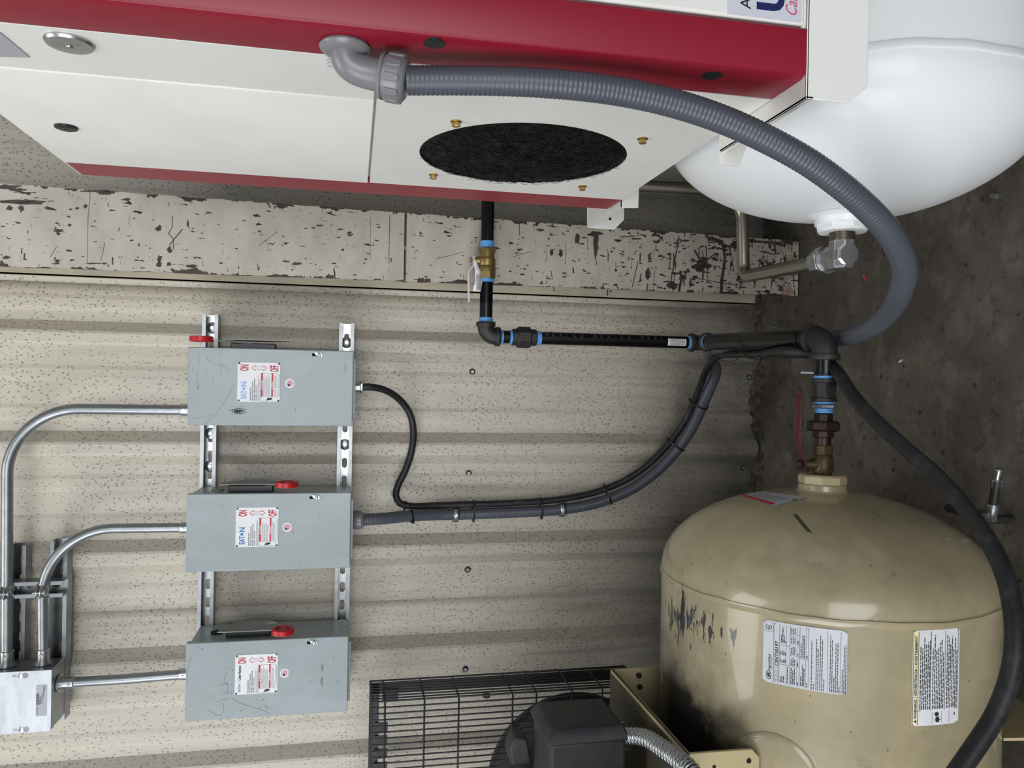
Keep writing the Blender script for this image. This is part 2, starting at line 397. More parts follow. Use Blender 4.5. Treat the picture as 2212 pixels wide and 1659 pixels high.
# back wall: ribbed steel sheets
wall = thing('wall_back', (0, 0, 0), kind='structure')
PITCH = .2975; RX0 = .127-.029
def panel_profile(xa, npitch):
    pts = []
    for i in range(npitch):
        c = xa+PITCH*i
        pts += [(c, 0)]
        pts += [(c+.5*PITCH-.058, 0)] if False else []
        # rib centred on c+PITCH/2
        r = c+PITCH/2
        pts += [(c+.030, 0), (c+.042, -.003), (c+.064, -.003), (c+.076, 0)] if i >= 0 else []
        pts += [(r-.046, 0), (r-.018, -.031), (r-.012, -.0335), (r+.012, -.0335), (r+.018, -.031), (r+.046, 0)]
        q = c+PITCH-.076
        pts += [(q, 0), (q+.012, -.003), (q+.034, -.003), (q+.046, 0)]
    pts.append((xa+PITCH*npitch, 0)); return pts
def make_panel(xa, n):
    pts = panel_profile(xa, n); mb = MB(); zs = [0.012, .5, 1.0, 1.5, 2.0, 2.6, 3.3]; k = len(pts)
    vs = [(x, y, z) for z in zs for x, y in pts]
    fs = [(j*k+i, j*k+i+1, (j+1)*k+i+1, (j+1)*k+i) for j in range(len(zs)-1) for i in range(k-1)]
    mb.add(vs, fs)
    return mb.build('wall_panel', 'wall', wall, smooth=13, solid=.0016)
x = RX0-PITCH/2-PITCH*8
for i in range(5): make_panel(x+i*3*PITCH+.0006*i, 3)
# hex head screws with washers, in rows
SC = [(1020, 803), (1012, 1022), (1010, 1230), (1005, 1445), (1617, 815), (1605, 1010), (1052, 1502)]
for i, (u, v) in enumerate(SC):
    p = P(u, v, y=0); mb = MB()
    mb.lathe(p, (0, -1, 0), [(0, .0095), (.0018, .0095), (.0025, .0075)], 20)
    sc_ = mb.build('screw', 'iron', wall)
    MB().hexa(p+Vector((0, -.0022, 0)), p+Vector((0, -.0075, 0)), .0058, .1).build('screw_head', 'galv', sc_)
mb = MB()
mb.box(.262, .300, -.028, -.024, .03, 3.3); mb.box(.262, .266, -.028, .0, .03, 3.3)
mb.build('corner_flashing', 'trim', wall, smooth=0)
# rubble and dirt packed along the foot of the wall
mb = MB()
n = 170
for i in range(n):
    x = lerp(-1.35, .75, i/n)+random.uniform(-.012, .012); y = random.uniform(-.05, -.004); r = random.uniform(.002, .009)
    c = Vector((x, y, r*.35)); k = len(mb.v); vs = []
    for a in range(6):
        for b_ in (-.55, .55): 
            g = a*math.pi/3; rr = r*random.uniform(.6, 1.1); vs.append(c+Vector((rr*math.cos(g), rr*math.sin(g), b_*r*random.uniform(.6, 1.2))))
    fs = [(2*a, 2*((a+1) % 6), 2*((a+1) % 6)+1, 2*a+1) for a in range(6)]+[tuple(2*a+1 for a in range(6)), tuple(2*a for a in range(6))[::-1]]
    mb.add(vs, fs)
o = mb.build('rubble', 'caststone', None, smooth=0, kind='stuff'); tag(o, 'dark crumbled concrete and dirt along the foot of the beige wall', 'rubble')
# cracked sealant skirt
mb = MB(); pts = []; N = 150
for i in range(N+1):
    x = lerp(-1.4, .27, i/N); w_ = .022+.012*math.sin(i*.37)+random.uniform(-.006, .006); h = .02+.01*math.sin(i*.21+1)+random.uniform(-.004, .004)
    pts.append((x, w_, max(h, .006)))
vs = []; fs = []
for x, w_, h in pts: vs += [(x, -.001, h), (x, -w_*.4, h*.75), (x, -w_, .0005)]
for i in range(N):
    for j in range(2): fs.append((3*i+j, 3*i+3+j, 3*i+4+j, 3*i+1+j))
mb.add(vs, fs); mb.build('trim_1', 'dirt', None, smooth=60, kind='structure')

# column: tapered steel column, its inner flange leans out from the wall with height
colm = thing('steel_column', (.35, -.2, 0), 'wide tapered steel column in chipped cream paint against the beige wall', 'column')
tl, tr = P(0, 575, y=-.45), P(0, 395, y=-.45); bl, br = P(1722, 640, y=-.23), P(1722, 520, y=-.23)
tl, tr, bl, br = [Vector((q.x, q.y, q.z)) for q in (tl, tr, bl, br)]
ext_t = 1.25
tl2, tr2 = bl+(tl-bl)*ext_t, br+(tr-br)*ext_t
bl.z = br.z = .004
sp = (2.0-P(875, 520, y=-.34).z)
zseam = P(875, 500, y=-.335).z
def colpt(side, z):
    a, b = (bl, tl2) if side == 0 else (br, tr2); t = (z-a.z)/(b.z-a.z); return a+(b-a)*t
nrm_ = Vector((0, .012, .002))
for (za, zb) in ((.004, zseam-.003), (zseam+.003, 2.5)):
    mb = MB(); N = 60; vs = []
    # slightly ragged paint edge
    Lp = []; Rp = []
    for i in range(N+1):
        z = lerp(za, zb, i/N); Lp.append(colpt(0, z)+Vector((random.uniform(0, .0012), 0, 0))); Rp.append(colpt(1, z)-Vector((random.uniform(0, .0022), 0, 0)))
    k = N+1
    fs = [(i, i+1, k+i+1, k+i) for i in range(N)]+[(2*k+i, 3*k+i, 3*k+i+1, 2*k+i+1) for i in range(N)]+[(i, 2*k+i, 2*k+i+1, i+1) for i in range(N)]+[(k+i, k+i+1, 3*k+i+1, 3*k+i) for i in range(N)]
    fs += [(0, k, 3*k, 2*k), (N, 2*k+N, 3*k+N, k+N)]
    mb.add(Lp+Rp+[q+nrm_ for q in Lp]+[q+nrm_ for q in Rp], fs)
    mb.build('flange', 'column', colm, smooth=0)
mb = MB(); a = (colpt(0, .004)+colpt(1, .004))/2; b_ = (colpt(0, 2.5)+colpt(1, 2.5))/2
mb.prism([(a.x-.004, a.y+.012, .004), (a.x-.004, -.036, .004), (b_.x-.004, -.036, 2.5), (b_.x-.004, b_.y+.012, 2.5)], (.008, 0, 0)); mb.build('web', 'column', colm, smooth=0)
mb = MB().box(.31, .43, -.036, -.03, .004, 2.5); mb.build('rear_flange', 'column', colm, smooth=0)
_fn = (br-bl).cross(tl2-bl).normalized()
def onflange(u, v, off=.0006):
    c = Vector((u-1106, 829.5-v, -F)); q = Vector((c.dot(_right), c.dot(_dep), c.dot(_up))); p = CAM+q*((bl-CAM).dot(_fn)/q.dot(_fn))
    return p+(CAM-p).normalized()*off
rc = random.Random(4)
def blob(mb, u, v, a, b, n=14, jag=.35):
    mb.add([onflange(u, v)]+[onflange(u+a*math.cos(2*math.pi*i/n)*rc.uniform(1-jag, 1+jag), v+b*math.sin(2*math.pi*i/n)*rc.uniform(1-jag, 1+jag)) for i in range(n)], [(0, 1+i, 1+(i+1) % n) for i in range(n)])
def slash(mb, pts, w):
    n = len(pts)
    for (a, b) in zip(pts, pts[1:]):
        dx, dy = b[0]-a[0], b[1]-a[1]; L = math.hypot(dx, dy); nx, ny = -dy/L*w/2, dx/L*w/2
        mb.add([onflange(a[0]-nx, a[1]-ny), onflange(a[0]+nx, a[1]+ny), onflange(b[0]+nx*rc.uniform(.5, 1.3), b[1]+ny*rc.uniform(.5, 1.3)), onflange(b[0]-nx, b[1]-ny)], [(0, 1, 2, 3)])
mb = MB()
for q in ((30, 436, 42, 4), (65, 437, 30, 5), (20, 450, 7, 5), (46, 450, 6, 8), (15, 404, 28, 5), (38, 410, 16, 3), (215, 413, 36, 3), (235, 416, 12, 4), (273, 431, 7, 3), (150, 486, 4, 3), (167, 450, 5, 2), (184, 446, 4, 4), (343, 493, 6, 6), (366, 540, 5, 7), (344, 560, 4, 8), (343, 571, 6, 5), (365, 571, 5, 4), (412, 575, 14, 3), (12, 556, 9, 3), (225, 569, 6, 2), (155, 562, 5, 2), (1191, 545, 4, 7), (1212, 547, 4, 9), (1168, 497, 8, 3), (1128, 593, 6, 2), (1247, 515, 5, 12), (1287, 525, 6, 24), (1285, 505, 15, 5), (1403, 555, 4, 7), (1400, 592, 5, 12), (690, 487, 8, 2), (740, 540, 3, 3), (640, 570, 10, 3), (790, 560, 3, 2), (560, 500, 3, 2), (985, 470, 10, 2), (1455, 590, 6, 3), (1480, 520, 10, 2)): blob(mb, *q)
for pts, w in ((((372, 467), (372, 490), (364, 505), (374, 516), (375, 540)), 1.6), (((394, 495), (370, 524), (366, 530)), 2.2), (((195, 410), (190, 470), (188, 570)), 1.0), (((226, 524), (222, 545), (217, 565)), 1.2), (((53, 548), (52, 562)), 3), (((243, 556), (243, 572)), 3), (((122, 533), (108, 556)), 1.2),
               (((1122, 480), (1122, 508)), 1.6), (((1222, 525), (1222, 570)), 1.0), (((1467, 510), (1462, 540), (1456, 570), (1446, 625)), 2.4), (((1346, 548), (1343, 555)), 2), (((1378, 565), (1366, 620)), 1.6), (((1385, 590), (1382, 610)), 2.5), (((1470, 585), (1472, 605), (1466, 630)), 5), (((1455, 592), (1469, 590)), 4), (((1560, 520), (1566, 560), (1560, 600), (1558, 632)), 6), (((1525, 530), (1528, 600)), 2), (((1590, 590), (1660, 602)), 1.5), (((1600, 520), (1690, 525)), 5), (((1640, 560), (1655, 585)), 5), (((1500, 540), (1512, 560)), 4), (((1530, 560), (1545, 548)), 3), (((1500, 600), (1560, 612), (1600, 616)), 1.8), (((1340, 511), (1362, 512)), 2), (((1420, 505), (1432, 520)), 3), (((1365, 516), (1385, 516)), 3), (((940, 560), (1000, 545)), .8), (((1105, 556), (1148, 543)), .8), (((800, 470), (800, 560)), .8), (((842, 465), (840, 570)), 1.2), (((600, 500), (560, 530)), .8)): slash(mb, pts, w)
for i in range(150):
    u = rc.uniform(1180, 1715)**1.0; v = lerp(500, 632, rc.random()); 
    if rc.random() < (u-1000)/720: (slash(mb, ((u, v), (u+rc.uniform(-3, 3), v+rc.uniform(4, 22))), rc.uniform(.8, 3)) if rc.random() < .55 else blob(mb, u, v, rc.uniform(1.5, 8), rc.uniform(1, 3), 9))
mb.v = [q for q in mb.v]
mb.build('bare_patches', 'column_edge', colm, smooth=0, kind='stuff')
mb = MB(); d_ = Vector((0, .0125, 0))
a, b_ = colpt(0, zseam-.008)+d_, colpt(1, zseam-.008)+d_
mb.prism([a, b_, b_+Vector((0, 0, .016)), a+Vector((0, 0, .016))], (0, .004, 0)); mb.build('splice_strip', 'column_edge', colm, smooth=0)


# ================================================================== ELECTRICAL GEAR ON THE WALL
def oval(ca, cb, la, lb, n=24):
    """stadium outline, la >= lb half sizes, long axis a"""
    out = []
    for i in range(n):
        g = 2*math.pi*(i+.5)/n; c, s_ = math.cos(g), math.sin(g)
        out.append((ca+(la-lb)*(1 if c > 0 else -1)+lb*c, cb+lb*s_))
    return out
def strut(name, axis, p0, L, label, group, w=.041, d=.041, face='y', flip=1):
    """slotted C channel; axis 'x' or 'z'; its back lies on the wall side, open side faces the room"""
    t = thing(name, p0, label, 'strut channel', group)
    p0 = Vector(p0)
    def m(a, b, c):                        # a along, b across, c outwards from the back
        return p0+(Vector((a, -c, b)) if axis == 'x' else Vector((b, -c, a)))
    # C section
    th = .0026; sec = [(-w/2, 0), (-w/2, d), (-w/2+.0095, d), (-w/2+.0095, d-.007), (-w/2+.007, d-.007), (-w/2+.007, d-th), (-w/2+th, d-th), (-w/2+th, 0)]
    for sgn in (1, -1):
        mb = MB(); vs = [m(0, b*sgn, c) for b, c in sec]+[m(L, b*sgn, c) for b, c in sec]; n = len(sec)
        mb.add(vs, [(i, (i+1) % n, n+(i+1) % n, n+i) for i in range(n)]+[tuple(range(n)), tuple(range(n, 2*n))])
        mb.build('side_wall', 'galv', t, smooth=20)
    mb = MB(); pitch = .0505; n = max(1, int(L/pitch)); rest = (L-n*pitch)/2; b0, b1 = -w/2+th, w/2-th
    for e0, e1 in ((0, rest), (L-rest, L)):
        if rest > 1e-4: mb.add([m(e0, b0, .001), m(e1, b0, .001), m(e1, b1, .001), m(e0, b1, .001)], [(0, 1, 2, 3)])
    for i in range(n):
        a0 = rest+i*pitch; mb.holed((a0, a0+pitch, b0, b1), oval(a0+pitch/2, 0, .0143, .0071), lambda a, b: m(a, b, .001))
    mb.build('slotted_back', 'zinc', t, smooth=0, solid=.002)
    return t, m
ys = -.034
GU = 'strut channels behind the switches'
zc1, zc2 = 1.660, 1.2985
s1, m1 = strut('strut_channel', 'x', (-.855, ys, zc1), .17+.855, 'upper slotted steel strut channel running behind the three grey switches', GU)
s2, m2 = strut('strut_channel', 'x', (-.885, ys, zc2), .158+.885, 'lower slotted steel strut channel along the bottoms of the three switches', GU)
GJ = 'strut channels behind the junction box'
s3, m3 = strut('strut_channel', 'x', (-.89, ys, 2.122), .89-.4455, 'upper strut channel at the top left behind the bare metal junction box', GJ)
s4, m4 = strut('strut_channel', 'x', (-.905, ys, 2.024), .905-.436, 'lower strut channel ending below the bare metal junction box', GJ)
s5, m5 = strut('strut_channel', 'z', (-.551, ys-.041, 2.0), .42, 'short cross strut channel that carries the two conduit clamps', GJ)
# strut bolts with round washers
for t_, mm, A in ((s1, m1, (.70, .61, .99)), (s2, m2, (.06, .52, .70, .99))):
    for a in A:
        mb = MB(); p = mm(a, 0, .0025)
        mb.lathe(p, (0, -1, 0), [(0, .0155), (.002, .0155), (.003, .014)], 24); mb.hexa(p+Vector((0, -.002, 0)), p+Vector((0, -.008, 0)), .0062)
        mb.build('bolt', 'zinc', t_)

def nameplate(par, x0, z1, W, H, yf, variant):
    pl = MB().box(x0, x0+W, yf-.0012, yf, z1-H, z1).build('nameplate', 'paper', par, bevel=.0006, label='white printed nameplate')
    def m(s, t, k=.0016): return Vector((x0+s*W, yf-k, z1-t*H))       # s from left, t from top
    def mt(a, b): return Vector((a, yf-.0016, b))
    X = lambda s: x0+s*W
    Z = lambda t: z1-t*H
    red = MB(); wht = MB(); blu = MB(); ink = MB(); gry = MB()
    def tall(mb, st, s0, s1_, t0, t1, bold_=.028):
        h = (t1-t0)*H; size = h/.73; probe = MB(); w0 = text(probe, st, size, mt, 0, 0, bold=bold_)
        text(mb, st, size, mt, X(s0), Z(t1), sx=(s1_-s0)*W/w0, bold=bold_)
    tall(red, 'ON', .775, .93, .055, .25); tall(red, 'OFF', .765, .93, .75, .95)
    # hollow double arrow
    A = [(.855, .315), (.93, .40), (.905, .415), (.885, .40), (.885, .60), (.905, .585), (.93, .60), (.855, .685), (.78, .60), (.805, .585), (.825, .60), (.825, .40), (.805, .415), (.78, .40)]
    c0, c1 = .855, .5; n = len(A)
    B = [(c0+(s-c0)*.80, c1+(t-c1)*.93) for s, t in A]
    red.add([m(*q) for q in A]+[m(*q) for q in B], [(i, (i+1) % n, n+(i+1) % n, n+i) for i in range(n)])
    if variant == 2:
        tall(blu, 'EATON', .07, .26, .075, .13); tall(ink, 'Cutler-Hammer', .36, .74, .07, .135); rectf(ink, .30*0+X(.31), X(.315), Z(.14), Z(.06), mt)
    else:
        tall(blu, 'EAT', .07, .28, .08, .21); tall(blu, 'N', .375, .50, .08, .21); blu.lathe(mt(X(.325), Z(.145)), (0, -1, 0), [(0, .035*W), (.0003, .035*W)], 16)
    text(ink, 'Heavy Duty Safety Switch', .0052, mt, X(.03), Z(.32), sx=.62, bold=.01)
    text(ink, 'Interrupteur de securite a usage intensif', .005, mt, X(.03), Z(.365), sx=.60, bold=.01)
    text(ink, 'Interruptor de seguridad de servicio pesado', .005, mt, X(.03), Z(.41), sx=.63, bold=.01)
    text(ink, '30 A, 600 V~, 60 Hz, 250 V =', .005, mt, X(.03), Z(.455), sx=.68, bold=.01)
    for t in (.485, .51, .532): bars(gry, X(.03), X(random.uniform(.45, .7)), Z(t), .0008, mt, .006, .0012)
    frame_rect(ink, X(.02), X(.73), Z(.94), Z(.545), .0004, mt)
    rectf(ink, X(.128), X(.132), Z(.94), Z(.545), mt)
    rectf(red, X(.135), X(.725), Z(.592), Z(.552), mt); rectf(red, X(.135), X(.725), Z(.833), Z(.793), mt)
    mw = lambda a, b: Vector((a, yf-.0019, b))
    text(wht, 'DANGER', .0046, mw, X(.37), Z(.588), sx=.95, bold=.02); wht2 = MB(); text(wht2, 'PELIGRO', .0046, mw, X(.37), Z(.829), sx=.88, bold=.02)
    for t, q_ in ((.588, wht), (.829, wht2)): q_.add([mw(X(.32), Z(t)), mw(X(.36), Z(t)), mw(X(.34), Z(t)+.0034)], [(0, 1, 2)])
    for t in (.62, .645, .668, .69, .715, .738, .76, .862, .885, .908): bars(gry, X(.15), X(random.uniform(.55, .71)), Z(t), .0008, mt, .005, .0012)
    bars(ink, X(.15), X(.70), Z(.975), .0009, mt, .006, .0012)
    # small hand and spark pictogram
    ink.prism([m(.045, .72), m(.06, .69), m(.095, .70), m(.11, .76), m(.10, .81), m(.07, .82), m(.055, .78)], (0, -.0002, 0))
    ink.prism([m(.03, .68), m(.06, .735), m(.07, .725), m(.045, .67)], (0, -.0002, 0))
    for mb, nm, mat in ((red, 'red_lettering', 'redprint'), (wht, 'white_heading', 'paper'), (wht2, 'white_heading', 'paper'), (blu, 'blue_lettering', 'lightblueprint' if variant == 0 else 'blueprint'), (ink, 'black_lettering', 'ink'), (gry, 'small_print', 'inkgrey')):
        if mb.v: mb.build(nm, mat, pl, smooth=0)
    for s, t in ((.03, .035), (.97, .035), (.03, .965), (.97, .965)):
        mb = MB().lathe(m(s, t, .001), (0, -1, 0), [(0, .0026), (.0012, .0022), (.0014, .0008)], 12); mb.build('rivet', 'iron', pl)
def badge(par, c, yf, r=.0118, torn=False):
    b = MB().lathe((c[0], yf, c[1]), (0, -1, 0), [(0, r), (.0006, r)], 32).build('round_sticker', 'paper', par, label='round white sticker with a flag')
    mt = lambda a, q: Vector((c[0]+a, yf-.0009, c[1]+q)); mt2 = lambda a, q: Vector((c[0]+a, yf-.0011, c[1]+q))
    rd = MB(); bl_ = MB(); ik = MB()
    for i in range(7): rectf(rd, -.0072, .0078, .0048-.0016*i, .0048-.0016*i-.0009, mt)
    rectf(bl_, -.0074, -.0015, .0050, -.0006, mt2)
    text(ik, 'MADE IN', .0030, mt, 0, .0063, 'CENTER', sx=.8, bold=.02); text(ik, 'U.S.A.', .0034, mt, 0, -.0098, 'CENTER', sx=.9, bold=.02)
    rd.build('stripes', 'pink', b, smooth=0); bl_.build('canton', 'navy', b, smooth=0); ik.build('lettering', 'ink', b, smooth=0)
def locknut_connector(mb, p, ax, r):
    mb.hexa(p, Vector(p)+Vector(ax)*.012, r*1.45, .1); mb.cyl(Vector(p)+Vector(ax)*.012, Vector(p)+Vector(ax)*.034, r*1.22, 20)

def safety_switch(xl, xr, z0, z1, variant, label, ring_z, on):
    yf, yb = -.235, -.0765
    t = thing('safety_switch', ((xl+xr)/2, -.155, z0), label, 'electrical switch', 'safety switches on the strut channels')
    MB().box(xl+.004, xr-.004, yf+.016, yb, z0+.003, z1-.006).build('enclosure', 'switch', t, bevel=.002)
    lid = MB().box(xl, xr, yf, yf+.020, z0, z1).build('lid', 'switch', t, bevel=.0025, seg=3)
    mb = MB().box(xl+.02, xr-.02, yf+.018, yf+.026, z0-.006, z0+.002); mb.build('lid_hinge', 'switch', t, bevel=.001)
    W = xr-xl
    # latch
    zl = z0+.083; mb = MB().box(xr-.016, xr-.009, yf-.0006, yf+.004, zl-.002, zl+.022); mb.build('latch_slot', 'hole', t, smooth=0)
    mb = MB().prism([(xr-.016, yf-.001, zl-.004), (xr-.008, yf-.001, zl-.002), (xr-.006, yf-.001, zl+.016), (xr-.014, yf-.001, zl+.012)], (0, -.002, 0)); mb.lathe((xr-.012, yf-.003, zl+.004), (0, -1, 0), [(0, .0045), (.002, .004), (.003, .002)], 16); mb.build('latch', 'zinc', t)
    # nameplate and badge
    px0 = xl+W*.315 if False else xl+.0605; pw = .101*W/.197; ph = .104
    nameplate(t, px0, z1-.118, pw, ph, yf, variant)
    badge(t, (xl+W*.555, z0+.159), yf)
    # lever guard: half-round plate standing off the right-hand side, black mechanism box behind it
    xs = xr-.004; xp = xr+.024
    zc = z0+.255
    mb = MB().box(xs, xs+.019, yb-.075, yf+.045, zc-.055, zc+.056); mb.build('mechanism', 'black', t, bevel=.002)
    pts = [(xp, -.155+.062*math.cos(g), zc-.015+.112*math.sin(g) if False else 0) for g in ()]
    prof = []
    for i in range(17):
        g = math.pi*i/16; prof.append((yf+.006+.088*math.sin(g)**.9, zc-.013+.084*math.cos(g)))
    mb = MB().prism([(xp-.003, y_, z_) for y_, z_ in prof], (.002, 0, 0)); mb.build('lever_guard', 'switchdark', t, smooth=20, bevel=.0004)
    if variant != 0:
        MB().cyl((xs, -.15, z1-.060), (xs+.0006+.004, -.15, z1-.060), .0155, 28).build('knockout', 'hole' if variant == 2 else 'switchdark', t)
        mb = MB().lathe((xp-.001, yf+.06, zc-.055), (1, 0, 0), [(0, .016), (.0014, .014), (.002, .006)], 24); mb.build('pivot', 'zinc', t)
    # red ring grip on its lever
    rz = ring_z; ry = yf+(.012 if on else -.006); rx = xr+(.014 if on else .016)
    lev = MB(); d1 = Vector((rx+.006, ry, rz)); d0 = Vector((xr+.012, yf+.055, zc-(.0 if on else .035)))
    ds = (d0-d1).normalized(); lev.prism([d1+ds*.022+Vector((0, .006, 0)), d1+ds*.022-Vector((0, .006, 0)), d0-Vector((0, .009, 0)), d0+Vector((0, .009, 0))], (.0022, 0, 0))
    lv = lev.build('lever', 'zinc', t, bevel=.0006)
    mb = MB(); k = []
    mb.lathe((rx, ry, rz), (1, 0, 0), [(0, .0195), (0, .0265), (.0015, .0285), (.0125, .0285), (.014, .0265), (.014, .0195), (.011, .018), (.003, .018), (0, .0195)], 40, cap=False)
    mb.build('grip', 'redgrip', lv, label='red vinyl ring grip')
    mb = MB().lathe((rx+.003, ry, rz), (1, 0, 0), [(0, .0185), (.006, .0185), (.0065, .015), (.0065, .010), (.009, .010), (.009, .006)], 28); mb.build('grip_disc', 'redgrip', lv)
    # bolts that hold the enclosure to the strut
    return t
sw1 = safety_switch(-.1215, .0745, 1.2785, 1.683, 0, 'right one of three grey safety switches, black scuff on its lid, red ring raised', 1.655, True)
sw2 = safety_switch(-.490, -.2935, 1.2785, 1.681, 1, 'middle one of three grey safety switches, clean lid, thick grey conduit below', 1.440, False)
sw3 = safety_switch(-.864, -.6675, 1.2785, 1.6765, 2, 'left one of three grey safety switches, scratched lid and open knockout hole', 1.4435, False)
# the black scuff on the first lid: thin smear of rubber
mb = MB(); cx, cz = -.085, P(513, 902, y=-.236).z
for i in range(60):
    a = random.gauss(0, .012); b_ = random.gauss(0, .0045); L = random.uniform(.002, .012)
    mb.add([(cx+b_, -.2354, cz+a-L/2), (cx+b_+.0009, -.2354, cz+a-L/2+.001), (cx+b_+.0006, -.2354, cz+a+L/2), (cx+b_-.0002, -.2354, cz+a+L/2)], [(0, 1, 2, 3)])
for i in range(14):
    a = random.uniform(-.012, .012)
    mb.add([(cx-.008, -.2354, cz+a), (cx-.008, -.2354, cz+a+.001), (cx+.009, -.2354, cz+a+.0008)], [(0, 1, 2)])
mb.build('scuff_mark', 'inkgrey', sw1, smooth=0)
mb = MB()
def scratch(pts, w_=.0005, y=-.2353):
    pts = spline([Vector(p) for p in pts], .006)
    for a, b in zip(pts, pts[1:]):
        d = (b-a); q = Vector((-d.z, 0, d.x)).normalized()*w_*.5
        mb.add([a-q, a+q, b+q, b-q], [(0, 1, 2, 3)])
def pz(u, v): q = P(u, v, y=-.2353); return (q.x, -.2353, q.z)
scratch([pz(441, 918), pz(465, 895), pz(490, 860), pz(505, 832)]); scratch([pz(445, 770), pz(455, 783), pz(485, 790), pz(498, 800)])
scratch([pz(413, 905), pz(460, 897)], .0004); scratch([pz(429, 757), pz(430, 788)], .0004); scratch([pz(638, 882), pz(638, 890)], .0006)
mb.build('scratches', 'inkgrey', sw1, smooth=0)
mb = MB()
scratch([pz(412, 1418), pz(406, 1445), pz(404, 1475)]); scratch([pz(450, 1534), pz(475, 1546), pz(484, 1530), pz(480, 1518)]); scratch([pz(502, 1508), pz(512, 1516), pz(560, 1532), pz(585, 1542)])
scratch([pz(484, 1470), pz(488, 1454), pz(492, 1453)]); scratch([pz(471, 1517), pz(480, 1511), pz(492, 1510)])
for u, v, q in ((485, 1478, 14), (487, 1494, 12), (575, 1529, 16), (460, 1503, 5), (428, 1398, 8), (560, 1512, 5), (498, 1442, 6), (725, 1473, 6), (520, 1536, 4)):
    for i in range(q):
        du, dv = random.gauss(0, 7), random.gauss(0, 3); scratch([pz(u+du, v+dv), pz(u+du+random.uniform(-3, 3), v+dv+random.uniform(-2, 2)+1)], .0008)
mb.build('scratches', 'ink', sw3, smooth=0)

# junction box
JX0, JX1, JY, JZ = -.8915, -.738, -.17, 2.003
jb = thing('junction_box', (-.815, -.12, 2.003), 'bare galvanised junction box with a barcode sticker at the top left corner', 'junction box')
MB().box(JX0+.0015, JX1-.0015, JY+.002, -.0765, JZ+.0015, 2.36).build('enclosure', 'galv', jb, bevel=.0015)
cov = MB().box(JX0, JX1, JY-.0015, JY+.0005, JZ, 2.36).build('cover', 'boxgalv', jb, bevel=.0006)
for u, v in ((44, 1459), (46, 1575)):
    p = P(u, v, y=JY); mb = MB().lathe(p+Vector((0, -.001, 0)), (0, -1, 0), [(0, .0065), (.0015, .0062), (.0025, .003)], 18)
    mb.box(p.x-.003, p.x+.003, p.y-.0016, p.y-.001, p.z+.006, p.z+.018); mb.build('screw', 'zinc', cov)
    MB().lathe(P(u+11, v, y=JY)+Vector((0, -.0006, 0)), (0, -1, 0), [(0, .007), (.0012, .007)], 20).build('keyhole_dimple', 'galv', cov)
a, b_ = P(79, 1480, y=JY), P(101, 1545, y=JY); yl = JY-.0018
st_ = MB().box(b_.x, a.x, yl-.0004, yl, b_.z, a.z).build('sticker', 'flat_grey', jb, smooth=0)
mb = MB(); mt = lambda p, q: Vector((p, yl-.0008, q)); W_ = a.x-b_.x; H_ = a.z-b_.z
x = b_.x+W_*.36
while x < b_.x+W_*.72:
    q = random.uniform(.0006, .0018); rectf(mb, x, x+q, b_.z+H_*.72, b_.z+H_*.98, mt); x += q+random.uniform(.0006, .0015)
for i, (s0, s1_) in enumerate(((.38, .62), (.38, .66), (.40, .74), (.62, .95), (.80, .97))): bars(mb, b_.x+W_*s0, b_.x+W_*s1_, b_.z+H_*(.62-i*.11), .0011, mt, .005, .001)
bars(mb, b_.x+W_*.05, b_.x+W_*.30, b_.z+H_*.85, .0012, mt, .006, .001)
mb.build('barcode', 'ink', st_, smooth=0)

def emt(label, pts, rad, r, ends):
    t = thing('steel_conduit', pts[-1], label, 'conduit', 'rigid steel conduits')
    MB().tube(arcs(pts, rad, 18), r, 22).build('tube', 'galv', t, smooth=60)
    for p, ax in ends:
        p = Vector(p); ax = Vector(ax); mb = MB()
        mb.lathe(p, ax, [(0, r*1.75), (.004, r*1.75), (.004, r*1.35), (.010, r*1.35), (.010, r*1.2), (.036, r*1.2), (.038, r*1.02)], 24)
        _, a_, b2 = frame(ax)
        sd = Vector((0, -1, 0)) if abs(ax.y) < .5 else Vector((1, 0, 0))
        mb.cyl(p+ax*.027+sd*r*1.1, p+ax*.027+sd*(r*1.1+.006), .0035, 12); mb.build('set_screw_connector', 'zinc', t)
    return t
er = .0135
ya = -.122
ca_z = 2.125
emt('outer bent steel conduit from junction box to the right switch', [(JX1, ya, 2.124), (-.088, ya, 2.132), (-.088, ya, 1.683)], .165, er, [((JX1, ya, 2.124), (1, 0, 0)), ((-.088, ya, 1.683), (0, 0, 1))])
emt('inner bent steel conduit from junction box to the middle switch', [(JX1, ya, 2.040), (-.395, ya, 2.048), (-.398, ya, 1.681)], .165, er*.93, [((JX1, ya, 2.040), (1, 0, 0)), ((-.398, ya, 1.681), (0, 0, 1))])
emt('straight steel conduit from junction box down to the left switch', [(-.790, ya, JZ), (-.789, ya, 1.85), (-.784, ya, 1.6765)], .4, er*.93, [((-.790, ya, JZ), (0, 0, -1)), ((-.784, ya, 1.6765), (0, 0, 1))])
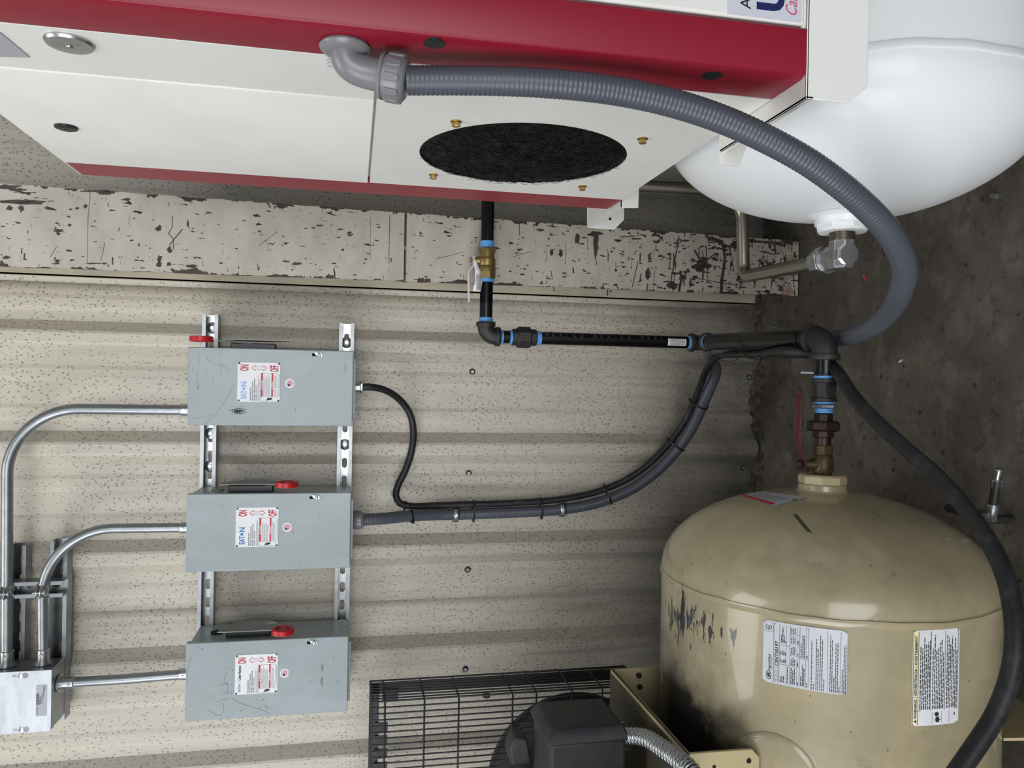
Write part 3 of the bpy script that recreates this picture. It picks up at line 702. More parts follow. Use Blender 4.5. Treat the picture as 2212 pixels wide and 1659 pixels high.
# conduit clamps on the short cross strut
for (z_, lb) in ((2.1265, 'zinc conduit clamp round the outer bent conduit'), (2.0445, 'zinc conduit clamp round the inner bent conduit')):
    c = Vector((-.551, ya, z_)); t = thing('conduit_clamp', c, lb, 'clamp', 'conduit clamps'); mb = MB()
    for s_ in (1, -1):
        pts = [c+Vector((0, (er+.001)*math.cos(g)*-1, s_*(er+.001)*math.sin(g))) for g in [math.pi*i/9 for i in range(1, 9)]]
        pts = [c+Vector((0, -er-.018, s_*.0045)), c+Vector((0, -er-.004, s_*.0045))]+pts+[c+Vector((0, er+.004, s_*.012)), c+Vector((0, .040, s_*.014))]
        mb2 = MB(); n = len(pts); vs = [p+Vector((dx, 0, 0)) for dx in (-.014, .014) for p in pts]
        mb2.add(vs, [(i, i+1, n+i+1, n+i) for i in range(n-1)]); mb2.build('jaw', 'zinc', t, solid=.0022, smooth=50)
    mb.cyl(c+Vector((0, -er-.012, -.013)), c+Vector((0, -er-.012, .014)), .003, 12); mb.hexa(c+Vector((0, -er-.012, -.016)), c+Vector((0, -er-.012, -.011)), .0062); mb.build('bolt', 'zinc', t)

# ================================================================== CABLES
HR, CR = .0165, .0098
hose_pts = [P(775, 1123, y=-.14), P(830, 1120, y=-.125), P(880, 1115, y=-.095), P(940, 1112, y=-.065), P(985, 1111, y=-.054), P(1100, 1107, y=-.052), P(1215, 1100, y=-.054), P(1300, 1083, y=-.06),
            P(1375, 1050, y=-.075), P(1440, 997, y=-.10), P(1490, 932, y=-.14), P(1523, 862, y=-.20), P(1545, 806, y=-.245)]
hose_low = [Vector((.094, -.37, .345)), Vector((.100, -.50, .334)), Vector((.101, -.62, .331)), Vector((.101, -.78, .330))]
hose_up = [P(1815, 731, d=1.56), P(1850, 722, d=1.45), P(1888, 704, d=1.34), P(1920, 675, d=1.25), P(1947, 625, d=1.13), P(1955, 585, d=1.08), P(1944, 545, d=1.04), P(1915, 495, d=1.0), P(1870, 447, d=.975), P(1815, 400, d=.955), P(1745, 350, d=.94), P(1660, 303, d=.93),
           P(1560, 258, d=.92), P(1450, 222, d=.91), P(1340, 198, d=.90), P(1230, 184, d=.89), P(1110, 176, d=.885), P(1000, 174, d=.885), P(880, 174, d=.885)]
hose_path = spline(hose_pts+hose_low+hose_up, .008)
fine = resample(hose_path, .00135)
radii = [HR*(1.0 if (i % 4) in (0, 1) else .972) for i in range(len(fine))]
hose = thing('flexible_conduit', hose_path[0], 'thick ribbed grey flexible conduit looping from white cabinet down to middle switch', 'flexible conduit')
MB().tube(fine, radii, 18).build('ribbed_sleeve', 'hose', hose, smooth=75)
# fitting at the cabinet: flange, elbow, nut
fl_ = P(745, 97, x=.377); nut0 = P(823, 163, d=.885); nut1 = P(880, 174, d=.885)
axn = (nut1-nut0).normalized(); L_ = (nut1-nut0).length
mb = MB().lathe(Vector((.3765, fl_.y, fl_.z)), (-1, 0, 0), [(0, .027), (.003, .0285), (.007, .026), (.010, .0195)], 32); mb.build('locknut', 'hosenut', hose)
e0 = Vector((.372, fl_.y, fl_.z)); e1 = nut0
el = []
for i in range(17):
    t_ = i/16; c1 = e0+Vector((-.020, 0, 0)); c2 = e1-axn*.030
    el.append(e0*(1-t_)**3+c1*3*t_*(1-t_)**2+c2*3*t_*t_*(1-t_)+e1*t_**3)
mb = MB().tube(el, [lerp(.0165, .0185, i/16) for i in range(17)], 26); mb.build('elbow', 'hosenut', hose, smooth=60, label='grey plastic elbow')
mb = MB().lathe(nut0, axn, [(0, .019), (0, .0255), (.004, .0262), (.0045, .024), (.007, .024), (.007, .0265), (L_*.72, .0262), (L_*.92, .0235), (L_, .0195), (L_, .016)], 36)
nt = mb.build('compression_nut', 'hosenut', hose, smooth=40)
_, a_, b2 = frame(axn)
for i in range(10):
    g = 2*math.pi*i/10; dr = a_*math.cos(g)+b2*math.sin(g); td = axn.cross(dr); c = nut0+dr*.0266
    pts = [c+td*.0045+axn*.009, c-td*.0045+axn*.009, c-td*.0045+axn*.020, c-td*.003+axn*.0245, c+axn*.026, c+td*.003+axn*.0245, c+td*.0045+axn*.020]
    MB().prism([p-dr*.003 for p in pts], dr*.0042).build('grip_lug', 'hosenut', nt, bevel=.0008)
# fitting at the middle switch
p = hose_path[0]; mb = MB().lathe(Vector((p.x, p.y, 1.2795)), (0, 0, -1), [(0, .030), (.006, .030), (.007, .024), (.010, .0255), (.028, .0255), (.034, .021), (.036, .0175)], 32); mb.build('switch_fitting', 'hosenut', hose)
mb = MB().tube([Vector((p.x, p.y, 1.275)), p], HR, 18); mb.build('stub', 'hose', hose)

cab_pts = [Vector((P(775, 836, y=-.15).x, -.15, 1.265)), P(800, 836, y=-.148), P(830, 842, y=-.13), P(862, 862, y=-.10), P(885, 893, y=-.075), P(893, 930, y=-.06), P(889, 975, y=-.052), P(876, 1015, y=-.05), P(860, 1048, y=-.05), P(855, 1070, y=-.052), P(864, 1087, y=-.055), P(885, 1093, y=-.060),
           P(940, 1092, y=-.052), P(1000, 1090, y=-.05), P(1100, 1087, y=-.05), P(1215, 1078, y=-.052), P(1300, 1059, y=-.055), P(1370, 1026, y=-.07), P(1430, 975, y=-.095), P(1478, 912, y=-.135), P(1507, 848, y=-.195), P(1528, 795, y=-.285), P(1550, 770, y=-.385)]
cab_low = [P(1580, 765, y=-.49), P(1640, 764, y=-.66), P(1700, 760, y=-.84)]
cab_out = [P(1760, 764, d=1.58), P(1805, 800, d=1.50), P(1845, 858, d=1.40), P(1895, 912, d=1.32), P(1955, 968, d=1.25), P(2015, 1020, d=1.19), P(2075, 1085, d=1.13), P(2130, 1160, d=1.08), P(2168, 1235, d=1.04), P(2187, 1310, d=1.01), P(2192, 1385, d=.99), P(2182, 1460, d=.98), P(2150, 1545, d=.97), P(2095, 1630, d=.96), P(2040, 1710, d=.95), P(1990, 1790, d=.94)]
cab_path = spline(cab_pts+cab_low+cab_out, .010)
cable = thing('power_cable', cab_path[0], 'black rubber power cable from right switch, strapped to the grey conduit', 'cable')
k_ = min(range(len(cab_path)), key=lambda i: (cab_path[i]-cab_low[-1]).length)
MB().tube(cab_path[:k_+1], CR, 16).build('jacket', 'rubber', cable, smooth=75)
cable2 = thing('rubber_hose', cab_path[-1], 'dusty black rubber hose sweeping down in front of the tan tank', 'hose')
MB().tube(cab_path[k_-3:], [CR*1.25]*len(cab_path[k_-3:]), 18).build('jacket', 'rubber', cable2, smooth=75)
p = cab_path[0]; mb = MB().hexa((p.x, p.y, 1.2795), (p.x, p.y, 1.272), .0185); mb.lathe((p.x, p.y, 1.272), (0, 0, -1), [(0, .0145), (.012, .0145)], 24); mb.hexa((p.x, p.y, 1.260), (p.x, p.y, 1.252), .0175); mb.build('cord_grip', 'zinc', cable)

# pipe straps on the wall for the grey conduit
def nearest(path, u, v=None):
    best = None
    for i, p in enumerate(path):
        a = pix(p); e = abs(a[0]-u)+(abs(a[1]-v) if v is not None else 0)
        if best is None or e < best[0]: best = (e, i)
    return best[1]
for u, lb in ((985, 'upper small zinc strap holding grey conduit to the wall'), (1215, 'lower small zinc strap holding grey conduit to the wall')):
    i = nearest(hose_path[:300], u, 1110); c = hose_path[i]; tn = (hose_path[i+1]-hose_path[i-1]).normalized(); sd = tn.cross(Vector((0, 1, 0))).normalized()
    pts = [c-sd*(HR+.009)+Vector((0, HR+.0005, 0)), c-sd*(HR+.001)+Vector((0, HR, 0))]+[c+sd*(HR+.0008)*-math.cos(g)-Vector((0, (HR+.0012)*math.sin(g), 0)) for g in [math.pi*j/12 for j in range(0, 13)]]+[c+sd*(HR+.001)+Vector((0, HR, 0)), c+sd*(HR+.009)+Vector((0, HR+.0005, 0))]
    mb = MB(); n = len(pts); mb.add([p+tn*d for d in (-.0085, .0085) for p in pts], [(j, j+1, n+j+1, n+j) for j in range(n-1)])
    t = thing('pipe_strap', c, lb, 'strap', 'conduit straps'); mb.build('band', 'zinc', t, solid=.0018, smooth=60)
    MB().box(c.x-.004, c.x+.004, c.y-HR-.004, c.y-HR+.0, c.z-.003, c.z+.003).build('screw', 'zinc', t)

# ties
def tie(c, ax, e1, a, b, label, tail=None, head=1, white=False, grp='black cable ties'):
    c = Vector(c); ax = Vector(ax).normalized(); e1 = (Vector(e1)-ax*Vector(e1).dot(ax)).normalized(); e2 = ax.cross(e1)
    t = thing('cable_tie', c, label, 'cable tie', grp); n = 28; mb = MB(); k = []
    loop = [c+e1*a*math.cos(2*math.pi*i/n)+e2*b*math.sin(2*math.pi*i/n) for i in range(n)]
    for i in range(n):
        out = (loop[i]-c).normalized(); k += [loop[i]-ax*.0022, loop[i]+ax*.0022, loop[i]+ax*.0022+out*.0012, loop[i]-ax*.0022+out*.0012]
    mb.add(k, [(4*i+j, 4*i+(j+1) % 4, 4*((i+1) % n)+(j+1) % 4, 4*((i+1) % n)+j) for i in range(n) for j in range(4)])
    mb.build('band', 'tie', t, smooth=0)
    h = c+e1*a*head; hd = e1*head
    mb = MB(); v_ = [h+hd*s0+ax*s1_+e2*s2 for s0 in (-.001, .007) for s1_ in (-.0035, .0035) for s2 in (-.003, .003)]
    mb.add(v_, [(0, 1, 3, 2), (4, 6, 7, 5), (0, 4, 5, 1), (2, 3, 7, 6), (0, 2, 6, 4), (1, 5, 7, 3)]); mb.build('head', 'tie', t, bevel=.0008)
    if tail is not None:
        q = h+hd*.006; tv = Vector(tail); mb = MB().tube([q, q+tv*.5+ax*.003, q+tv], .0014, 6); mb.build('tail', 'whiteplastic' if white else 'tie', t, label='white tie tail' if white else None)
UT = [(880, 'topmost tie on the wall run, where cable meets conduit', 1), (1024, 'second tie down the straight run, between the zinc straps', 1), (1170, 'third tie down, just above the lower zinc strap', 1), (1318, 'fourth tie, where the run starts to curve', -1), (1468, 'fifth tie, at the steepest part of the curve', -1), (1516, 'lowest wall tie, just before the black pipe', -1)]
NH = nearest(hose_path, 1570, 778); NC = nearest(cab_path, 1552, 766); jn = nearest(cab_path[:NC], 885, 1093)
for u, lb, hd in UT:
    i = nearest(hose_path[:NH], u, None); j = min(range(jn, NC), key=lambda q: (cab_path[q]-hose_path[i]).length)
    A_, B_ = hose_path[i], cab_path[j]; tn = hose_path[i+1]-hose_path[i-1]; d_ = (B_-A_)
    if d_.length < .015: d_ = Vector((1, 0, 0))*.02
    e = d_.normalized(); lo_, hi_ = A_-e*HR, B_+e*CR; c = (lo_+hi_)/2
    tie(c, tn, e, (hi_-lo_).length/2+.001, HR+.0018, 'black cable tie: '+lb, tail=Vector((0, -.004, 0))+e*(.012*-hd) if False else None, head=-hd)

# ================================================================== AIR PIPE
PY = -.38; PR = .0163
pipe = thing('air_pipe', (.108, PY, .36), 'black iron air pipe with blue thread tape running from white cabinet to tan tank', 'pipe')
X = Vector((1, 0, 0)); Yv = Vector((0, 1, 0)); Z = Vector((0, 0, 1))
zh = P(1052, 560, y=PY).z; px = P(1160, 730, y=PY).x
def at_u(u): return P(u, 738, y=PY).z
def at_v(v, u=1052): return P(u, v, y=PY).x
def seg(a, b, r=PR, name='pipe_length', mat='blackpipe', n=24): return MB().cyl(a, b, r, n).build(name, mat, pipe)
def tape(a, b, r=PR, turns=4):
    a, b = Vector(a), Vector(b); L = (b-a).length; prof = [(0, r)]
    for i in range(turns): prof += [(L*(i+.15)/turns, r+.0012), (L*(i+.75)/turns, r+.0010), (L*(i+.95)/turns, r+.0003)]
    prof.append((L, r)); return MB().lathe(a, b-a, prof, 24).build('thread_tape', 'tape', pipe)
ea = Vector((px, PY, zh))
seg(Vector((at_v(655), PY, zh)), Vector((.60, PY, zh)))
seg(Vector((at_v(688), PY, zh)), Vector((at_v(600), PY, zh)))
tape(Vector((at_v(536), PY, zh)), Vector((at_v(521), PY, zh)), turns=5)
tape(Vector((at_v(610), PY, zh)), Vector((at_v(602), PY, zh)), turns=3)
tape(Vector((at_v(696), PY, zh)), Vector((at_v(686), PY, zh)), turns=3)
# brass ball valve
va, vb = at_v(536), at_v(602); L_ = va-vb
mb = MB(); o0 = Vector((va, PY, zh))
mb.hexa(o0, o0-X*L_*.13, .0228, .08, 8); mb.lathe(o0-X*L_*.12, -X, [(0, .0185), (L_*.20, .0190), (L_*.24, .0215), (L_*.42, .0222), (L_*.46, .0208), (L_*.5, .0225), (L_*.62, .0228), (L_*.66, .0200)], 28)
mb.hexa(o0-X*L_*.76, o0-X*L_, .0215, .06, 6, .3)
st0 = o0-X*L_*.42; mb.lathe(st0+Z*.012, Z, [(0, .014), (.008, .0105), (.022, .0085)], 20)
valve = mb.build('ball_valve', 'brass', pipe, label='brass ball valve')
s_ = st0+Z*.034
mb = MB().hexa(s_+Z*.004, s_+Z*.009, .0068); mb.build('stem_nut', 'brass', valve)
hp = [s_+X*.010, s_+X*.0, s_-X*.014, s_-X*.028+Z*.012, s_-X*.036+Z*.013, s_-X*.105+Z*.010]
mb = MB(); n = len(hp); mb.add([p+Yv*q for q in (-.008, .008) for p in hp], [(i, i+1, n+i+1, n+i) for i in range(n-1)]); mb.build('lever', 'whiteplastic', valve, solid=.003, smooth=60, bevel=.0006, label='white coated lever')
tg = [s_-Yv*.006+X*.012, s_-X*.008-Yv*.010-Z*.004, s_-X*.030-Yv*.012-Z*.010, s_-X*.055-Yv*.012-Z*.012, s_-X*.078-Yv*.010-Z*.008]
wd = [.004, .004, .007, .009, .010]
mb = MB(); vs = []
for p, q in zip(tg, wd): vs += [p-Z*q, p+Z*q]
mb.add(vs, [(2*i, 2*i+1, 2*i+3, 2*i+2) for i in range(4)]); tagm = mb.build('paper_tag', 'paper', valve, solid=.0005, smooth=60, label='white paper tag with fine print')
mb = MB(); c = tg[3]-Yv*.0012; mt = lambda a, b: c+X*a+Z*b
for i in range(7): bars(mb, -.020, .018, -.006+i*.0019, .0009, mt, .004, .001)
mb.build('small_print', 'ink', tagm, smooth=0)
def collar(o, ax, r=.0225, h=.011): 
    return [(0, r*.9), (.0015, r), (h-.0015, r), (h, r*.9)]
def elbow(c, d1, d2, r, reach, name='elbow', mat='iron'):
    """d1, d2 point out of the two mouths"""
    d1, d2 = Vector(d1), Vector(d2); pts = arcs([c+d1*reach, c, c+d2*reach], reach*.72, 12)
    mb = MB().tube(pts, r*1.20, 26)
    for d in (d1, d2): mb.lathe(c+d*(reach-.010), d, [(0, r*1.2), (0, r*1.38), (.0015, r*1.42), (.0105, r*1.42), (.012, r*1.36), (.012, r*1.05)], 28)
    return mb.build(name, mat, pipe, smooth=40)
cE = Vector((px, PY, zh)); elbow(cE, X, -Z, PR*1.05, .034)
# below the elbow
zz_ = at_u
seg(Vector((px, PY, zz_(1080))), Vector((px, PY, zz_(1112))))
tape(Vector((px, PY, zz_(1081))), Vector((px, PY, zz_(1086))), turns=2); tape(Vector((px, PY, zz_(1100))), Vector((px, PY, zz_(1106))), turns=2)
mb = MB(); mb.hexa((px, PY, zz_(1105)), (px, PY, zz_(1126)), .0225, .14, 8, .39); mb.hexa((px, PY, zz_(1116)), (px, PY, zz_(1145)), .0285, .14, 8, .39); mb.hexa((px, PY, zz_(1138)), (px, PY, zz_(1158)), .0225, .14, 8, .39)
mb.build('union', 'iron', pipe)
tape(Vector((px, PY, zz_(1157))), Vector((px, PY, zz_(1168))), turns=3)
lp = seg(Vector((px, PY, zz_(1160))), Vector((px, PY, .40)), PR*.98)
# stencilled dots and a paper label on the long length
def pm(r): return lambda a, b: Vector((px, PY, 0))+Vector((r*math.sin(b/r), -r*math.cos(b/r), 0))+Z*a     # a = height, b = round the pipe
mb = MB(); f = pm(PR*.98+.0004)
ztop = zz_(1175)
seq = 'MEXICO MEXICO MEXI'; step_ = (zz_(1175)-zz_(1437))/len(seq)
for i, ch in enumerate(seq):
    if ch != ' ': text(mb, ch, .0125, lambda a, b: f(ztop-i*step_-a, .004+b), 0, 0, sx=.85)
mb.build('stencil_lettering', 'inkgrey', lp, smooth=0)
z0_, z1_ = zz_(1438), zz_(1477); f = pm(PR*.98+.0005); mb = MB(); vs = []; fs = []
for i in range(9):
    b = -.011+.0022*i*1.1; vs += [f(z0_, b), f(z1_, b)]
fs = [(2*i, 2*i+1, 2*i+3, 2*i+2) for i in range(8)]; mb.add(vs, fs); lb_ = mb.build('paper_label', 'paper', lp, smooth=60)
mb = MB(); f2 = pm(PR*.98+.0009)
for i in range(6): bars(mb, z1_+.004, z0_-.006, -.008+.0032*i, .0013, f2, .006, .001)
mb.build('small_print', 'ink', lb_, smooth=0)
# tee / reducing elbow at the bottom: turn towards the viewer
BZ = .379; BX = .100; BXp = px
c2 = Vector((px, PY, BZ)); r2 = .0165
tape(Vector((px, PY, zz_(1484))), Vector((px, PY, zz_(1491))), turns=2)
mb = MB(); mb.lathe((px, PY, zz_(1489)), -Z, [(0, .0225), (.0015, .0245), (.0100, .0245), (.0115, .020), (.030, .0195)], 28)
pts = arcs([Vector((px, PY, zz_(1500))), Vector((px, PY, BZ)), Vector((px, PY-.05, BZ))], .022, 10); mb.tube(pts, .0195, 26)
mb.lathe((px, PY-.034, BZ), -Yv, [(0, .020), (.001, .0245), (.012, .0245), (.014, .022), (.014, .0175)], 28); mb.build('elbow', 'iron', pipe, smooth=40)
tape((px, PY-.047, BZ), (px, PY-.056, BZ), .0195, 2)
TY = -.936
dv = Vector((.097-px, 0, 0))
seg(Vector((px, PY-.05, BZ)), Vector((.097, TY+.03, BZ)), .0205)
NR = .0188
ec = Vector((.097, TY, BZ)); elbow(ec, Yv, -X, NR*1.08, .040)
def xv(v): return P(1780, v, y=TY).x
def px3(v): return Vector((xv(v), TY, BZ))
tape(px3(762), px3(774), NR, 4); seg(px3(774), px3(812), NR-.0008, 'nipple'); tape(px3(812), px3(818), NR, 2)
mb = MB(); L_ = (px3(818)-px3(868)).length
mb.lathe(px3(818), -X, [(0, .022), (.001, .0245), (.007, .0245), (.009, .0222), (L_-.009, .0222), (L_-.007, .0245), (L_-.001, .0245), (L_, .021)], 32)
cp = mb.build('coupling', 'iron', pipe)
mid = px3(843); MB().box(mid.x-.012, mid.x+.012, mid.y-.0245, mid.y-.020, mid.z-.011, mid.z+.011).build('cast_pad', 'iron', cp, bevel=.001)
mb = MB(); fm = lambda a, b: Vector((mid.x+a, mid.y-.0252, mid.z+b)); 
tape(px3(868), px3(872), NR, 2); MB().hexa(px3(873), px3(882), .0225, .08, 6, .2).build('hex_bushing', 'galv', pipe)
tape(px3(882), px3(892), .0158, 3)
mb = MB(); mb.hexa(px3(893), px3(915), .0185, .10, 8, .2); mb.hexa(px3(909), px3(931), .0310, .12, 8, .39); mb.hexa(px3(929), px3(945), .0205, .10, 8, .2); mb.build('union', 'rust', pipe, label='dark rusty union')
seg(px3(944), px3(962), .0150, 'nipple', 'rust')
mb = MB(); mb.hexa(px3(961), px3(983), .0185, .08, 8, .39); mb.lathe(px3(982), -X, [(0, .0165), (.006, .0195), (.030, .0205), (.036, .0175), (.046, .0165)], 28)
vc = px3(1003); mb.lathe(vc+Z*.010, Z, [(0, .0135), (.012, .0115), (.022, .009), (.030, .0085)], 20)
v2 = mb.build('ball_valve', 'oldbrass', pipe, label='tarnished brass ball valve')
mb = MB().hexa(vc+Z*.046, vc+Z*.056, .010, .3); mb.cyl(vc+Z*.03, vc+Z*.047, .0055); mb.build('stem_nut', 'rust', v2)
s_ = vc+Z*.042
hp = [s_-X*.012-Z*.010, s_-X*.012, s_+X*.012, s_+X*.034+Z*.010, s_+X*.050+Z*.014, s_+X*.135+Z*.013]; hw = [.007, .010, .009, .0095, .012, .012]
mb = MB(); vs = []
for p, q in zip(hp, hw): vs += [p-Yv*q, p+Yv*q]
mb.add(vs, [(2*i, 2*i+1, 2*i+3, 2*i+2) for i in range(5)]); e = hp[-1]
k = len(mb.v)-2; mb.add([e-Yv*.012, e+Yv*.012]+[e+X*.012*math.sin(g)+Yv*.012*math.cos(g) for g in [math.pi*i/8 for i in range(9)]], [tuple(range(1, 11))])
mb.build('lever', 'redhandle', v2, solid=.0035, smooth=50, bevel=.0008, label='worn red dipped lever')
seg(px3(1018), px3(1050), .0140, 'nipple', 'oldbrass')
# ties round the pipe bundle
for y_, lb, tl_ in ((-.475, 'rearmost tie on the pipe bundle, beside the lower elbow', Vector((0, -.016, -.010))), (-.63, 'middle tie on the horizontal pipe bundle over the floor', Vector((0, -.034, -.004))), (-.862, 'front tie on the pipe bundle behind the big elbow', Vector((0, .05, .004)))):
    c = Vector((.090, y_, .360)); tie(c, Yv, Vector((-.3, 0, -1)), .044, .0235, 'black cable tie: '+lb, tail=tl_, head=.72)
cN = px3(806); tie(cN+Vector((0, 0, -.006)), X, Vector((0, 0, 1)), NR+.008, NR+.002, 'black cable tie with a white end round the nipple under the big elbow', tail=Vector((0, .0, .030)), white=True, grp=None) if False else None
t = thing('cable_tie', cN, 'black cable tie with pale tail round the nipple above the coupling', 'cable tie')
n = 26; loop = [cN+Yv*(NR+.0015)*math.cos(2*math.pi*i/n)+Z*(NR+.0015)*math.sin(2*math.pi*i/n)+X*.004*math.cos(2*math.pi*i/n) for i in range(n)]
MB().tube(loop, .0018, 6, closed=True).build('band', 'tie', t); h = cN+Z*(NR+.004)-Yv*.004
MB().box(h.x-.0035, h.x+.0035, h.y-.004, h.y+.004, h.z-.003, h.z+.004).build('head', 'tie', t, bevel=.0006)
MB().tube([h, h+Z*.014, h+Z*.032-Yv*.004], .002, 6).build('tail', 'flat_grey', t, label='pale grey tail')
MB().tube([cN-Z*(NR+.001)+Yv*.004, cN-Z*.034-Yv*.01, cN-Z*.036-Yv*.012], .0016, 6).build('loop', 'tie', t)

# ================================================================== TAN COMPRESSOR (left)
TZ, TR = .379, .305
ac = thing('old_compressor', (-.9, TY, 0), 'old tan air compressor with horizontal tank, black motor and wire belt guard', 'air compressor')
def tank(par, xa, sgn, cy, cz, R, length, mat, dome=.163, seam=.0022):
    """horizontal tank; xa = apex of the visible dome, body runs away in direction sgn"""
    mb = MB(); prof = []
    for i in range(25):
        g = math.pi/2*i/24; prof.append((dome*(1-math.cos(g)), R*math.sin(g)))
    prof[0] = (0, .0005)
    prof += [(dome+.004, R)]
    mb.lathe((xa, cy, cz), (sgn, 0, 0), prof, 128, cap=False); mb2 = MB()
    mb2.lathe((xa, cy, cz), (sgn, 0, 0), [(dome+.0005, R-.002), (dome+.002, R+seam), (dome+.010, R+seam*1.1), (dome+.0155, R-.0015)], 128, cap=False)
    L1 = length-dome*2
    mb.lathe((xa, cy, cz), (sgn, 0, 0), [(dome+.003, R-.0005), (dome+L1, R-.0005)]+[(length-dome*(1-math.cos(math.pi/2*(1-i/12))), R*math.sin(math.pi/2*(1-i/12))) for i in range(1, 12)]+[(length, .001)], 128, cap=False)
    s_ = mb.build('tank_shell', mat, par, smooth=30)
    for q in mb2.v: 
        g = math.atan2(q.z-cz, q.y-cy); q.x += .0008*math.sin(g*9+1)+.0005*math.sin(g*23)
    mb2.build('weld_seam', mat, s_, smooth=60)
    return s_
shell = tank(ac, -.199, -1, TY, TZ, TR, 1.72, 'tan')
mb = MB().lathe((-.207, TY, TZ), X, [(0, .060), (.004, .052), (.010, .0455), (.020, .0445), (.022, .041)], 40); mb.build('port_boss', 'tan', shell)
pa = P(1778, 1048, y=TY).x
mb = MB().hexa((-.188, TY, TZ), (-.168, TY, TZ), .0445, .08, 8, .2); mb.build('port_bushing', 'tanplate', shell, label='worn hexagonal bushing')
def cylmap(k=.0008):
    return lambda a, b: Vector((a, TY-(TR+k)*math.cos(b), TZ+(TR+k)*math.sin(b)))       # a = x, b = angle (0 = front, up positive)
def curved_sheet(name, mat, par, x0, x1, g0, g1, k, label=None, n=18, rc=.004):
    mb = MB(); f = cylmap(k); f0 = cylmap(0)
    hw, hh = (x1-x0)/2, (g1-g0)*TR/2; cx, cg = (x0+x1)/2, (g0+g1)/2; rows = []
    for i in range(n+1):
        t_ = -hh+2*hh*i/n; ins = 0
        e = hh-abs(t_)
        if e < rc: ins = rc-math.sqrt(max(0, rc*rc-(rc-e)**2))
        rows.append((cx-hw+ins, cx+hw-ins, cg+t_/TR))
    for a, b, g in rows: mb.v += [f(a, g), f(b, g)]
    mb.f += [(2*i, 2*i+1, 2*i+3, 2*i+2) for i in range(n)]
    return mb.build(name, mat, par, smooth=80, label=label)
# rating label : x from -.482 to -.381, top 49.7 deg, bottom 25.7 deg
LX0, LX1, G1, G0 = -.482, -.381, R_(49.7), R_(25.7); LW = LX1-LX0; LH = (G1-G0)*TR
lab = curved_sheet('rating_label', 'silverlabel', shell, LX0, LX1, G0, G1, .0006, 'silver rating label with serial number')
def lm(k): 
    f = cylmap(k); return lambda s, t: f(LX0+s*LW, G1-t*(G1-G0))
def size_text(mb, st, s, t, h, f, W, H, width=None, bold=0.0, shear=0.0):
    """text with cap height h (fraction of the label height), baseline at t"""
    sz = h*H/.73; g = lambda a, b: f(s+a/W, t-b/H)
    if width is not None:
        p_ = MB(); w0 = text(p_, st, sz, g, 0, 0, bold=bold, shear=shear); text(mb, st, sz, g, 0, 0, sx=width*W/w0, bold=bold, shear=shear)
    else: text(mb, st, sz, g, 0, 0, bold=bold, shear=shear)
f = lm(.0010); mb = MB()
def tb(mb, f, s0, s1_, t, h):
    s = s0
    while s < s1_:
        L = min(random.uniform(.02, .07), s1_-s); mb.add([f(s, t), f(s+L, t), f(s+L, t-h), f(s, t-h)], [(0, 1, 2, 3)]); s += L+.012
def ln(mb, f, s0, s1_, t0, t1): mb.add([f(s0, t0), f(s1_, t0), f(s1_, t1), f(s0, t1)], [(0, 1, 2, 3)])
LT = .0035
for t in (.135, .205, .335, .45, .555): ln(mb, f, .03, .97, t, t+LT)
for s0, s1_, t in ((.03, .97, .29), (.03, .97, .42), (.03, .97, .525)): ln(mb, f, s0, s1_, t, t+LT*.7)
for s, t0, t1 in ((.03, .135, .555), (.965, .135, .555), (.26, .135, .205), (.33, .205, .335), (.64, .205, .335), (.33, .335, .45), (.5, .335, .45), (.68, .335, .45), (.83, .335, .45), (.47, .45, .555)): ln(mb, f, s, s+LT, t0, t1)
for t in (.775, .925): ln(mb, f, .0, .97, t, t+LT)
ln(mb, f, .82, .97, .018, .021); ln(mb, f, .82, .97, .127, .130); ln(mb, f, .82, .823, .018, .13); ln(mb, f, .967, .97, .018, .13)
n = 32
def ring(mb, f, cs, ct, rs, rt, th=.12, n=32, g0=0, g1=2*math.pi):
    vs = []
    for i in range(n+1):
        g = g0+(g1-g0)*i/n; vs += [f(cs+rs*math.cos(g), ct+rt*math.sin(g)), f(cs+rs*(1-th)*math.cos(g), ct+rt*(1-th)*math.sin(g))]
    mb.add(vs, [(2*i, 2*i+2, 2*i+3, 2*i+1) for i in range(n)])
ring(mb, f, .895, .072, .045, .038, .2, g0=.6, g1=2*math.pi-.6); size_text(mb, 'SA', .868, .086, .026, f, LW, LH, .055, bold=.02)
ring(mb, f, .12, .080, .075, .034, .16); size_text(mb, 'IR', .075, .098, .036, f, LW, LH, .085, bold=.05, shear=.3)
size_text(mb, 'Ingersoll Rand', .205, .098, .030, f, LW, LH, .25, bold=.015); size_text(mb, 'Industrial Technologies', .215, .118, .010, f, LW, LH, .2)
size_text(mb, 'CBV730197', .285, .196, .046, f, LW, LH, .40, bold=.015)
for i, s_t in enumerate(('Serial No', 'No. de serie', 'No. de serie')): size_text(mb, s_t, .045, .153+.022*i, .012, f, LW, LH, .18)
